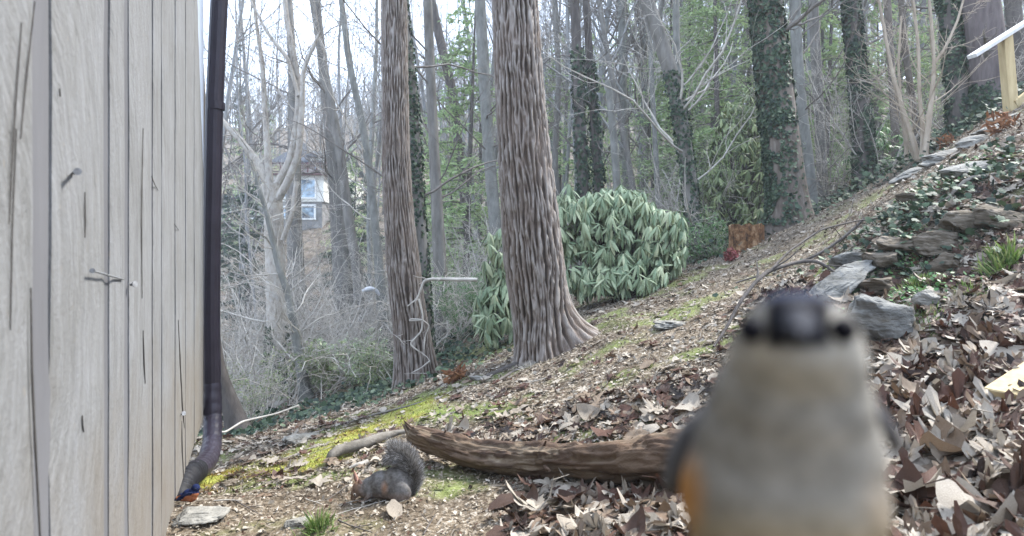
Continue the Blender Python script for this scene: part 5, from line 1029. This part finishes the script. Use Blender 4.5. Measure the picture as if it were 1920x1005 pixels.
tag(mb.build('leaf_litter', M_LEAF), kind='stuff')
# crumbs of leaf, bark and mulch
x, y = sample(120000, (290, 2080), 11, lambda a, b_: np.clip(.75-moss_m(a, b_)*.9-.25*green_m(a, b_), .05, 1)*np.where((a < -.05) & (b_ < 2.9), .55, 1), rl); n = len(x)
mb = MB(); zf = H(x, y); fr = ground_frame(x, y, rl, .45); sz = rl.uniform(.004, .013, n)*(1+.8*rl.uniform(size=n)**5)*np.where((x < .1) & (y < 2.9), .7, 1); cc = rl.beta(.9, 1.25, n); q_ = rl.integers(0, 3, n)
SH = [(np.array([(-.5,-.8,.1),(.5,-.9,0),(.6,.7,.12),(-.3,1,-.05)]), np.array([[0,1,2,3]])), (np.array([(-.3,-1.5,.0),(.3,-1.4,.1),(.25,1.5,0),(-.2,1.6,.1)]), np.array([[0,1,2,3]])), (np.array([(-.9,-.5,.2),(.2,-.9,0),(.9,.5,.25),(-.4,.8,.1)]), np.array([[0,1,2,3]]))]
for q in range(3): s = q_ == q; scatter(mb, *SH[q], np.stack([x[s], y[s], zf[s]+.004+.006*rl.uniform(size=s.sum())], -1), tuple(a[s] for a in fr), sz[s], 0, cc[s])
tag(mb.build('mulch', leafmat('mulch_flakes', [(0, (.37,.33,.275)), (.3, (.26,.22,.17)), (.65, (.14,.11,.08)), (.85, (.05,.035,.026)), (1, (.14,.07,.045))], .8, .2, .0)), kind='stuff')
# the leaves that show largest, each an object of its own
COLN = [('pale grey', .12), ('tan', .42), ('reddish', .82), ('dark brown', .66), ('whitish', .25)]
LM = {}
for k in range(3):
    for q in range(4):
        for ci, (cn, cv) in enumerate(COLN):
            v, f4, f3 = CUR[k][q]; m_ = MB(); m_.add(v, f4, 0, cv+(.01*q)); m_.f.append((f3, 0, True)); st_ = v[np.argmin(v[:,1])]; 
            tubes(m_, np.linspace(st_*.85, st_*.85+np.array([.05,-.55,.06]), 4), np.linspace(.022, .012, 4), 3, 0, np.array([cv])); LM[(k, q, ci)] = m_.mesh('fallen_leaf', [M_LEAF])
def zone(px, py, X, Y):
    if X > 1.55 and Y > 2.35: return 'among the stones of the bank' if py < 560 else 'on the bare dirt below the bank'
    if px > 1640: return 'in the drift by the yellow plank' if py < 800 else 'in the low drift beyond the bird'
    if Y > 2.75 and X > -.3 and py > 730: return 'heaped up behind the log' if Y < 3.9 else 'uphill of the log'
    if py > 905 and px > 840: return 'right in front of the log' if py < 950 else 'furthest in front of the log'
    if px < 470: return 'by the foot of the downspout'
    if px < 840 and py > 840: return 'on the dirt around the squirrel'
    return 'on the open slope below the trunks'
CD = ['nearly flat', 'slightly curled', 'curled', 'tightly rolled']
cand = []
rg = np.random.default_rng(55)
x, y = sample(9000, (300, 1990), 3.9, lambda a, b_: np.clip(dens(a, b_)*1.1, .004, 1), rg); zz = H(x, y); px = 960+F*x/y; py = HOR-(zz-CAMZ)/y*F
ok = (px > 300) & (px < 1930) & (py < 1020) & ~((px > 1290) & (px < 1630) & (py > 640)); x, y, zz, px, py = (a[ok] for a in (x, y, zz, px, py))
pick = []
for i in range(len(x)):
    if len(pick) >= 292: break
    if y[i] > 2.9 and rg.uniform() < .55: continue
    if all(math.hypot(x[i]-x[j], y[i]-y[j]) > .055 for j in pick[-292:]): pick.append(i)
fixed = [(1785,868,.17,3,2),(1140,955,.13,4,0),(1005,975,.13,0,1),(1040,895,.085,2,0),(1110,790,.10,4,0),(1230,790,.10,4,0),(975,826,.05,3,1),(740,968,.07,4,2),(1850,920,.15,2,0),(1720,960,.15,0,0),(1560,1000,.12,1,1)]
zc = {}
fx = ground_frame(x, y, rg, .14)
for c_, i in enumerate(pick+[-1-j for j in range(len(fixed))]):
    if i >= 0: p = np.array([x[i], y[i], zz[i]]); sz_ = rg.uniform(.06, .11)*(1.3 if y[i] < 2.3 and x[i] > 0 else .95); ci = int(rg.choice(5, p=[.32,.2,.16,.12,.2])); k = int(rg.choice(3, p=[.45,.32,.23])); F3 = tuple(a[i] for a in fx); pxx, pyy = px[i], py[i]
    else:
        a = fixed[-1-i]; p = hit(a[0], a[1]); sz_, ci, k = a[2:]; F3 = tuple(a_[0] for a_ in ground_frame(np.array([p[0]]), np.array([p[1]]), rg, .35)); pxx, pyy = a[0], a[1]
    if i >= 0 and 3.0 < p[1] < 3.7 and p[0] > 0: ci = int(rg.choice([2,3,0,1])); 
    q = int(rg.choice(4, p=[.34,.38,.2,.08])); zn = zone(pxx, pyy, p[0], p[1]); tr_n = 0
    while (ci, q, k, zn) in zc and tr_n < 60: tr_n += 1; ci = int(rg.integers(0, 5)); k = int(rg.integers(0, 3)); q = int(rg.integers(0, 4))
    zc[(ci, q, k, zn)] = 1; o = bpy.data.objects.new('fallen_leaf', LM[(k, q, ci)]); SC.collection.objects.link(o)
    up = sz_*rg.uniform(.15, .35); X_, Y_, Z_ = F3; o.matrix_world = Matrix([[X_[r]*sz_, Y_[r]*sz_, Z_[r]*sz_, p[r]+(up if r == 2 else 0)] for r in range(3)]+[[0,0,0,1]])
    zn = zone(pxx, pyy, p[0], p[1]); tag(o, f'{COLN[ci][0]} {CD[q]} {KN[k]} leaf lying {zn}', 'leaf', 'large fallen leaves')
# moss, grass tufts and weeds
M_MOSS = leafmat('yellow_green_moss', [(0, (.24,.15,.045)), (.3, (.21,.21,.055)), (.6, (.26,.30,.075)), (1, (.38,.43,.11))], .9, .1, .2)
x, y = sample(90000, (330, 1000), 5.5, lambda a, b_: moss_m(a, b_)*.8, rl); n = len(x); pxx = 960+F*x/y; or_ = fbm2(x, y, 6, 3, 31)
mb = MB(); scatter(mb, *BLD_S, np.stack([x, y, H(x, y)-.002], -1), frames(norm(rl.normal(size=(n,3))), np.array([0,0,1.])+rl.normal(size=(n,3))*.55), rl.uniform(.008, .022, n), 0, np.clip(or_*1.6-.35+rl.normal(size=n)*.15-np.clip((470-pxx)/90, 0, .5), 0, 1)); tag(mb.build('moss', M_MOSS), kind='stuff')
M_GRASS = leafmat('grass_blade', [(0, (.06,.12,.03)), (.6, (.16,.24,.06)), (1, (.33,.34,.15))], .6, .3, .25)
x, y = sample(60000, (330, 1900), 7, lambda a, b_: green_m(a, b_)*.45, rl); n = len(x)
mb = MB(); BG = (np.array([(-.05,0,0),(.05,0,0),(.03,.6,.08),(0,1,.3)]), np.array([[0,1,2,3]])); scatter(mb, *BG, np.stack([x, y, H(x, y)-.002], -1), frames(norm(rl.normal(size=(n,3))), np.array([0,0,.8])+rl.normal(size=(n,3))*.5), rl.uniform(.012, .034, n), 0, rl.uniform(0, 1, n)); tag(mb.build('grass', M_GRASS), kind='stuff')
def tuft(px, py, r, h, nb, label, seed, m=None, d=None):
    g = hit(px, py); rg = np.random.default_rng(seed); o3 = rg.normal(size=(nb,2))*r*.5; x = g[0]+o3[:,0]; y = g[1]+o3[:,1]; up = norm(np.column_stack([o3/r*.6, np.ones(nb)])+rg.normal(size=(nb,3))*.25); mb = MB()
    K = BLD[0].copy(); K[:,0] *= .28; scatter(mb, K, BLD[1], np.stack([x, y, H(x, y)-.003], -1), frames(norm(rg.normal(size=(nb,3))), up), h*rg.uniform(.5, 1.2, nb), 0, rg.uniform(0, 1, nb)); o = mb.build('grass_tuft', m or M_GRASS, None, g); o.location = tuple(g); tag(o, label, 'grass tuft')
tuft(600, 996, .05, .07, 160, 'bright green grass tuft at the bottom of the dirt patch', 1); tuft(1882, 497, .08, .10, 260, 'green grass tuft hanging on the dark bank', 2); tuft(1815, 552, .05, .05, 160, 'small bright grass tuft on dirt under the bank', 3)
tuft(1720, 612, .10, .05, 300, 'low green weedy tuft beside the rounded grey rock', 4); tuft(1725, 540, .08, .06, 260, 'yellow green weed tuft between the bank stones', 5); tuft(990, 690, .05, .05, 120, 'straw coloured grass tuft at the base of the massive trunk', 7, M_TWIG)
BANK = ((1700,470),(1660,430),(1790,400),(1840,350),(1880,300),(1740,360),(1690,520),(1850,420),(1700,410))
for k, c in enumerate(BANK): groundvine(130, c, (.16,.14), 'ground_ivy', M_IVY, 60+k, .052, IVY, lift=.12)
for k, c in enumerate(((1800,330),(1870,300),(1690,500),(1700,560),(1750,350),(1770,540),(1640,610))): groundvine(420, c, (.13,.10), 'weeds', M_SHR, 80+k, .020, IVY_S, lift=.07)
groundvine(450, (1700,470), (.5,.5), 'ground_ivy', M_IVY, 90, .05, IVY_S, lift=.1, pts=ground_at(1740, 4.2))
# small fallen twigs
rg = np.random.default_rng(66); x, y = sample(900, (420, 1900), 6.5, lambda a, b_: 1+0*a, rg); px = 960+F*x/y; py = HOR-(H(x, y)-CAMZ)/y*F; ok = (py < 1000) & ~((px > 1290) & (px < 1630) & (py > 640)); x, y, px, py = x[ok][:70], y[ok][:70], px[ok][:70], py[ok][:70]
for i in range(len(x)):
    a = rg.uniform(0, 6.28); L_ = rg.uniform(.06, .28); K = 9; tt = np.linspace(-.5, .5, K); xx = x[i]+math.cos(a)*L_*tt+rg.normal()*.004; yy = y[i]+math.sin(a)*L_*tt*.8+.02*L_*np.sin(tt*5); r0 = rg.uniform(.0018, .0045)
    pts = np.column_stack([xx, yy, H(xx, yy)+r0+.006]); pts[:,2] = np.interp(tt, tt, pts[:,2]); mb = MB(); tubes(mb, pts, r0*np.linspace(1, .6, K), 5); dk = i % 3
    if L_ > .15: j = 4; e = pts[j]+np.array([math.cos(a+.7)*L_*.3, math.sin(a+.7)*L_*.3, .012]); tubes(mb, np.linspace(pts[j], e, 4), r0*np.array([.7,.6,.5,.4]), 4)
    o = mb.build('twig', [M_TWIG, M_BARKD, M_DEAD][dk], None, pts[4]); o.location = tuple(pts[4]); tag(o, f"{['pale','dark','grey brown'][dk]} {'long forked' if L_ > .2 else 'forked' if L_ > .15 else 'thin straight' if r0 < .003 else 'stubby straight' if L_ < .11 else 'straight'} twig lying {zone(px[i], py[i], x[i], y[i])}", 'twig', 'small fallen twigs')
# ---------------------------------------------------------------- animals
def blob(name, balls, mats, fn, parent, vox=.003, it=6, subdiv=0, caps=()):
    mb = MB(); n, k = 24, 14; th = np.linspace(0, 2*np.pi, n, endpoint=False); ph = np.linspace(0.02, np.pi-.02, k)
    D3 = np.stack([np.sin(ph)[:,None]*np.cos(th), np.sin(ph)[:,None]*np.sin(th), np.cos(ph)[:,None]+0*th], -1)
    i = np.arange(k-1)[:,None]*n; s = np.arange(n)[None]; s2 = (s+1) % n; Fq = np.stack([i+s, i+n+s, i+n+s2, i+s2], -1).reshape(-1,4)
    L = list(balls)
    for (a, b_, r0, r1) in caps:
        a = np.array(a, float); b_ = np.array(b_, float); m = max(3, int(np.linalg.norm(b_-a)/(min(r0, r1)*.5)))
        for q in range(m+1): f = q/m; L.append((a*(1-f)+b_*f, (r0*(1-f)+r1*f,)*3, (0,0,0)))
    for c, r, e in L:
        R_ = np.array(Euler(e).to_matrix()); v = (D3.reshape(-1,3)*np.array(r))@R_.T+np.array(c); mb.add(v, Fq)
        mb.add(v[:n], [list(range(n))]); mb.add(v[-n:], [list(range(n))[::-1]])
    me = mb.mesh('tmp', [], wloc(parent)); o = bpy.data.objects.new('tmp', me); SC.collection.objects.link(o)
    m = o.modifiers.new('r', 'REMESH'); m.mode = 'VOXEL'; m.voxel_size = vox; m2 = o.modifiers.new('s', 'SMOOTH'); m2.iterations = it; m2.factor = .6
    dg = bpy.context.evaluated_depsgraph_get(); dg.update(); nm = bpy.data.meshes.new_from_object(o.evaluated_get(dg)); bpy.data.objects.remove(o); bpy.data.meshes.remove(me)
    nm.materials.clear()
    for q in mats: nm.materials.append(q)
    nv = len(nm.vertices); co = np.empty(nv*3); nm.vertices.foreach_get('co', co); co = co.reshape(-1,3)+wloc(parent)
    col = fn(co); a = nm.color_attributes.new('col', 'FLOAT_COLOR', 'POINT'); a.data.foreach_set('color', np.column_stack([col, np.ones(nv)]).astype(np.float32).ravel())
    nm.polygons.foreach_set('use_smooth', np.ones(len(nm.polygons), bool)); nm.update()
    ob = bpy.data.objects.new(name, nm); SC.collection.objects.link(ob); ob.parent = parent; return ob, co
def fur_mat(name, rough=.9, s=120, bd=.0015):
    m, nt, b = mat(name, rough, .05); a = nt.nodes.new('ShaderNodeVertexColor'); a.layer_name = 'col'; n = noise(nt, coords(nt), s, 4, .65)
    nt.links.new(mixc(nt, .6, a.outputs[0], ramp(nt, n, [(.3, (.6,.6,.6)), (.7, (1.35,1.35,1.35))]), 'MULTIPLY'), b.inputs['Base Color']); bump(nt, b, n, bd)
    return m
M_FUR = fur_mat('fur'); M_FEA = fur_mat('feathers', .8, 160, .0006)
def flat(name, c, r=.5, sp=.4): m, nt, b = mat(name, r, sp); b.inputs['Base Color'].default_value = (*c, 1); return m
M_EYE = flat('glossy_black_eye', (.008,.008,.01), .12, .8); M_PINK = flat('ear_skin', (.30,.17,.13), .8); M_RING = flat('buff_eye_ring', (.60,.50,.38), .8)
def lerp(a, b_, f): f = np.clip(f, 0, 1)[...,None]; return np.array(a)*(1-f)+np.array(b_)*f
def sph(mb, c, r, n=14, mat_=0, sc=(1,1,1), e=(0,0,0)):
    k = 9; th = np.linspace(0, 2*np.pi, n, endpoint=False); ph = np.linspace(0, np.pi, k); D3 = np.stack([np.sin(ph)[:,None]*np.cos(th), np.sin(ph)[:,None]*np.sin(th), np.cos(ph)[:,None]+0*th], -1)
    R_ = np.array(Euler(e).to_matrix()); v = (D3.reshape(-1,3)*r*np.array(sc))@R_.T+np.array(c); i = np.arange(k-1)[:,None]*n; s = np.arange(n)[None]; s2 = (s+1) % n
    mb.add(v, np.stack([i+s, i+n+s, i+n+s2, i+s2], -1).reshape(-1,4), mat_)
# --- squirrel, crouched, head down, tail curled up behind
gs = hit(715, 938); d0 = gs[1]; sq = thing('squirrel', gs, 'grey squirrel crouched with head down nibbling and bushy tail curled up', 'squirrel'); k_ = d0/F
def Q(px, py, dy=0.0): p = P(px, py, d0); p[1] += dy; return p
def qr(a, b_=None, c=None): b_ = a if b_ is None else b_; c = b_ if c is None else c; return (a*k_, c*k_, b_*k_)
def sqcol(p):
    n = fbm(p*60, 3); X = (p[:,0]/p[:,1])*F+960; Y = HOR-(p[:,2]-CAMZ)/p[:,1]*F
    c = lerp((.10,.09,.082), (.19,.18,.17), (n-.3)*2.2)
    rust = np.clip(1-np.hypot((X-721)/9, (Y-915)/16), 0, 1)+np.clip(1-np.hypot((X-668)/14, (Y-905)/12), 0, 1)*.8+np.clip((Y-922)/10, 0, 1)*.25
    c = lerp(c, (.30,.16,.09), rust*.85); return lerp(c, (.22,.13,.08), np.clip((684-X)/14, 0, 1)*.6)
balls = [(Q(744,905), qr(30,31,25), (0,0,0)), (Q(736,912), qr(34,26,24), (0,0,0)), (Q(716,908), qr(28,25,22), (0,.15,0)), (Q(700,913), qr(24,20,18), (0,0,0)), (Q(689,918), qr(18,17,15), (0,0,0)),
         (Q(674,914,-.005), qr(13,14,12), (0,.4,0)), (Q(668,922,-.008), qr(9,10,9), (0,.5,0)), (Q(664,930,-.01), qr(6,6,6), (0,0,0)), (Q(752,915,-.05), qr(23,21,9), (0,.3,0)), (Q(752,915,.05), qr(23,21,9), (0,.3,0)),
         (Q(762,932,-.05), qr(14,5,6), (0,0,0)), (Q(762,932,.05), qr(14,5,6), (0,0,0))]
caps = [(Q(697,920,-.035), Q(686,934,-.04), .012, .008), (Q(686,934,-.04), Q(676,934,-.03), .008, .006), (Q(697,920,.035), Q(686,934,.04), .012, .008), (Q(686,934,.04), Q(676,934,.03), .008, .006), (Q(766,925), Q(772,905), .018, .016)]
sb, sco = blob('body', balls, [M_FUR], sqcol, sq, .0032, 8, caps=caps)
rg = np.random.default_rng(9); me = sb.data; npoly = len(me.polygons); cen = np.empty(npoly*3); nor = np.empty(npoly*3); me.polygons.foreach_get('center', cen); me.polygons.foreach_get('normal', nor); cen = cen.reshape(-1,3)+gs; nor = nor.reshape(-1,3)
HAIR = (np.array([(-.05,0,0),(.05,0,0),(.03,.6,.05),(0,1,.12)]), np.array([[0,1,2,3]]))
M_HAIR = leafmat('grey_hair', [(0, (.08,.07,.062)), (.5, (.19,.177,.165)), (.85, (.33,.32,.31)), (1, (.50,.49,.48))], .8, .2, .1); M_HAIRR = leafmat('rusty_hair', [(0, (.20,.12,.07)), (1, (.36,.22,.13))], .8, .2, .1)
i = rg.integers(0, npoly, 9000); back = np.array([1., 0, -.35])
mb = MB(); scatter(mb, *HAIR, cen[i]-nor[i]*.001, frames(norm(nor[i]), back+rg.normal(size=(9000,3))*.25+nor[i]*.25), .011*rg.uniform(.6, 1.2, 9000), 0, rg.uniform(0, 1, 9000)*.8); mb.build('coat', M_HAIR, sq)['kind'] = 'stuff'
tp = resample(np.array([Q(774,926),Q(778,905,.01),Q(774,885,.012),Q(764,868,.012),Q(753,856,.01),Q(743,850,.005),Q(734,848,0)]), 60); tr = np.interp(np.linspace(0, 1, 60), [0,.15,.5,.8,1], [.008,.010,.011,.009,.004])
mb = MB(); rough_tube(mb, tp, tr, 10, .1, 6, 1, 0); n = 15000; kk = rg.integers(0, 59, n); tt = norm(np.gradient(tp, axis=0))[kk]; rd_ = rg.normal(size=(n,3)); rd_ = norm(rd_-(rd_*tt).sum(-1, keepdims=True)*tt)
dirh = norm(rd_*1.0+tt*.75+rg.normal(size=(n,3))*.15); L_ = np.interp(kk/59, [0,.2,.6,1], [.024,.050,.070,.062])*rg.uniform(.6, 1.15, n)
scatter(mb, np.array([(-.012,0,0),(.012,0,0),(.012,.6,.02),(0,1,.05)]), HAIR[1], tp[kk]+rd_*.006, frames(np.cross(dirh, norm(rg.normal(size=(n,3)))), dirh), L_, 0, np.clip(rg.normal(.5, .3, n)+(rg.uniform(size=n) < .35)*.5, 0, 1)); mb.build('tail', M_HAIR, sq)
for (a, dy, tip) in ((( 678,908), -.016, (676,893)), ((668,906), .014, (661,886))):
    mb = MB(); b0 = Q(*a, dy); t0 = Q(*tip, dy*1.6); ax_ = norm(t0-b0); side = norm(np.cross(ax_, np.array([0,1.,0]))); L_ = np.linalg.norm(t0-b0); v = []
    for f, w in ((0,.8),(.35,1),(.7,.7),(1,.1)): v += [b0+ax_*L_*f-side*w*.010, b0+ax_*L_*f+np.array([0,.004,0]), b0+ax_*L_*f+side*w*.010, b0+ax_*L_*f+np.array([0,-.004*(1-f),0])+side*0]
    mb.add(v, [[r*4+q, r*4+(q+1) % 4, r*4+4+(q+1) % 4, r*4+4+q] for r in range(3) for q in range(4)]); mb.build('ear', M_PINK, sq)
mb = MB(); sph(mb, Q(668.5,922,-.031), .0062, sc=(1,.4,1)); e = mb.build('eye_ring', M_RING, sq); mb = MB(); sph(mb, Q(668.5,922,-.0325), .0045, sc=(1,.7,1)); mb.build('eye', M_EYE, sq)
mb = MB(); sph(mb, Q(660,934,-.012), .0035); mb.build('nose', M_EYE, sq)
bw = thing('nut', Q(667,939,-.02), 'small brown nut held at the mouth of the grey squirrel', 'nut'); mb = MB(); sph(mb, Q(667,938,-.022), .011, sc=(1.2,1,.8)); mb.build('shell', simple('nut_shell', (.14,.07,.03), (.30,.17,.08), 60), bw)
# --- bluebird
gb = hit(352, 945)+np.array([0,0,.008]); db = gb[1]; kb = db/F; bb = thing('bluebird', gb, 'small blue backed orange breasted bird standing on a flat stone by the wall', 'bird')
def B(px, py, dy=0.0): p = P(px, py, db); p[1] += dy; return p
def br_(a, b_, c): return (a*kb*1.08, c*kb*1.08, b_*kb*1.08)
def bbcol(p):
    X = (p[:,0]/p[:,1])*F+960; Y = HOR-(p[:,2]-CAMZ)/p[:,1]*F; n = fbm(p*80, 3); c = lerp((.25,.085,.04), (.36,.14,.065), n)
    c = lerp(c, (.62,.56,.50), np.clip((Y-939)/3, 0, 1)*np.clip((357-X)/4, 0, 1)); line = 928-(X-350)*.12
    return lerp(c, (.012,.018,.055), np.clip((line-Y)/1.6, 0, 1))
o_, _ = blob('body', [(B(356,929), br_(13,11,10), (0,.35,0)), (B(363,924), br_(9,9.5,8.5), (0,0,0)), (B(347,932), br_(11,7.5,7.5), (0,.3,0)), (B(367,915), br_(7.2,6.8,6.4), (0,0,0)), (B(338,935), br_(8,3.6,5), (0,.25,0))], [M_FEA], bbcol, bb, .0016, 5)
M_NAVY = simple('navy_feathers', (.008,.012,.035), (.025,.035,.09), 60, .8, .001); M_SLATE = flat('dark_beak', (.02,.02,.025), .4)
def lathe_leaf(mb, a, b_, w, th_, nrm, K=8):
    a = np.array(a); b_ = np.array(b_); d = norm(b_-a); x = norm(np.cross(d, nrm)); z = np.cross(x, d); t_ = np.linspace(0, 1, K); prof = np.sin(np.pi*np.clip(t_*.9+.07, 0, 1))**.7; V = []
    for q in range(K): c = a+(b_-a)*t_[q]; V += [c-x*w*prof[q], c+z*th_*prof[q], c+x*w*prof[q], c-z*th_*prof[q]]
    mb.add(V, [[r*4+q, r*4+(q+1) % 4, r*4+4+(q+1) % 4, r*4+4+q] for r in range(K-1) for q in range(4)]+[[0,3,2,1],[K*4-4,K*4-3,K*4-2,K*4-1]])
for dy in (-.0275, .0275): mb = MB(); lathe_leaf(mb, B(366,919,dy*.9), B(334,936,dy*.55), .013, .004, np.array([0,1.,.3])); mb.build('wing', M_NAVY, bb)
mb = MB(); lathe_leaf(mb, B(342,932), B(320,942), .009, .003, np.array([0,0,1.])); mb.build('tail', M_NAVY, bb)
mb = MB(); tubes(mb, np.linspace(B(373,915,-.003), B(379,916,-.006), 4), np.array([.0030,.0024,.0014,.0003]), 8); mb.build('beak', M_SLATE, bb); mb = MB(); sph(mb, B(370,913.5,-.0145), .0024); mb.build('eye', M_EYE, bb)
for dx, dy in ((-1,-.008),(3,.010)):
    mb = MB(); f0 = B(352+dx,947,dy); tubes(mb, np.stack([B(351+dx,938,dy), f0]), np.full((2,), .0014), 6)
    for a in (-.5, 0, .5, 3.1): tubes(mb, np.stack([f0, f0+np.array([math.cos(a)*.012, math.sin(a)*.012, -.001])]), np.array([.0012,.0007]), 5)
    mb.build('leg', M_SLATE, bb)
# --- titmouse very close to the lens, facing it
TD = .172; kt = TD/F; tb = thing('titmouse', P(1470, 1150, TD), 'small grey titmouse facing the lens very close with black forehead and buff flanks', 'bird')
def Tt(px, py, dy=0.0): return P(px, py, TD+dy)
def tr_(a, b_, c): return (a*kt, c*kt, b_*kt)
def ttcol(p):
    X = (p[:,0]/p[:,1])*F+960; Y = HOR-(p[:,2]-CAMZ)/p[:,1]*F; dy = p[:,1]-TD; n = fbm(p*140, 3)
    c = lerp((.17,.158,.135), (.24,.225,.20), n)  # whitish plumage darkened, shade on the front put into the colour
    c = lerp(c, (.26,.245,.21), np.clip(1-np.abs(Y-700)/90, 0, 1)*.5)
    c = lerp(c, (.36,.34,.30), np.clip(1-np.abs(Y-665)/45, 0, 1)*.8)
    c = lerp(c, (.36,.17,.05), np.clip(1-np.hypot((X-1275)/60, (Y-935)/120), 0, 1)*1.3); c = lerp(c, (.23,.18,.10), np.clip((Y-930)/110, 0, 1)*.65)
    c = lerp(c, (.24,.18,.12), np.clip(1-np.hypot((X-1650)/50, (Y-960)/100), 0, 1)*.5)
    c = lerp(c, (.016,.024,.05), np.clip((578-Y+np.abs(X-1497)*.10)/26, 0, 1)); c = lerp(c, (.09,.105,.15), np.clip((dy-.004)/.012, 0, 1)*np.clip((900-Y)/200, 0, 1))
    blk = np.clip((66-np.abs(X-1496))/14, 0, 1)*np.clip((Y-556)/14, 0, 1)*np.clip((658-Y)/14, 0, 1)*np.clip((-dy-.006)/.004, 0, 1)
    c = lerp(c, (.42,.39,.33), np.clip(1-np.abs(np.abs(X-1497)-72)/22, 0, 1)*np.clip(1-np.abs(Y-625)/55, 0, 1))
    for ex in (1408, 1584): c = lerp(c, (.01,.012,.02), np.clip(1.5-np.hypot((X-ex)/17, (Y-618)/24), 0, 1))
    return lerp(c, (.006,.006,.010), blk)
balls = [(Tt(1497,640,-.006), tr_(106,94,100), (0,0,0)), (Tt(1492,672,-.001), tr_(124,104,112), (0,0,0)), (Tt(1488,705,.002), tr_(122,105,114), (0,0,0)), (Tt(1482,755,.004), tr_(150,130,130), (0,0,0)), (Tt(1473,835,.008), tr_(180,152,150), (0,0,0)), (Tt(1464,930,.008), tr_(196,180,165), (0,0,0)), (Tt(1462,1010,.010), tr_(176,160,155), (0,0,0)), (Tt(1468,1075,.018), tr_(128,110,130), (0,0,0))]
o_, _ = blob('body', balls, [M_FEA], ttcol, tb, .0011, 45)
mb = MB(); c = [Tt(1496,612,-.0205), Tt(1496,618,-.026), Tt(1496,624,-.031), Tt(1496,628,-.034)]; tubes(mb, np.array(c), np.array([.0050,.0040,.0024,.0006]), 14); mb.build('beak', flat('grey_black_beak', (.02,.022,.03), .8, .15), tb)
for px, ey in ((1408, -.0132), (1582, -.0205)): mb = MB(); sph(mb, Tt(px, 618, ey), .0033); mb.build('eye', flat('dark_eye', (.004,.004,.008), .7, .1), tb)
M_WING = simple('slate_feathers', (.045,.045,.05), (.10,.095,.095), 90, .75, .0006)
mb = MB(); lathe_leaf(mb, Tt(1325,770,.024), Tt(1246,925,.030), .0075, .003, np.array([1.,.4,0])); mb.build('wing', M_WING, tb); mb = MB(); lathe_leaf(mb, Tt(1628,745,.026), Tt(1690,850,.032), .0055, .003, np.array([-1.,.4,0])); mb.build('wing', M_WING, tb)
mb = MB(); lathe_leaf(mb, Tt(1470,1060,.03), Tt(1475,1230,.085), .010, .002, np.array([0,1.,.5])); mb.build('tail', M_WING, tb)
zt = Tt(1470,1185)[2]
for px in (1430, 1515):
    mb = MB(); f0 = Tt(px, 1185, .008); f0[2] = zt; tubes(mb, np.stack([Tt(px, 1100, .012), f0]), np.full((2,), .0012), 7)
    for a in (-2.1, -1.57, -1.0, 1.57): tubes(mb, np.stack([f0, f0+np.array([math.cos(a)*.011, math.sin(a)*.011, -.0005])]), np.array([.0012,.0007]), 5)
    mb.build('leg', M_SLATE, tb)
# small feeder shelf the titmouse stands on, below the frame, on its post
fd = thing('bird_feeder', (.08, .13, Hp(.08, .13)), 'small wooden feeder shelf on a post under the close titmouse', 'bird feeder')
mb = MB(); box(mb, (.02, .085, zt-.016), (.145, .196, zt-.0014), 0, None, .002); mb.build('shelf', M_PINE, fd); mb = MB(); box(mb, (.06, .11, Hp(.08,.13)-.3), (.10, .15, zt-.017), 0, None, .003); mb.build('post', M_PINE, fd)
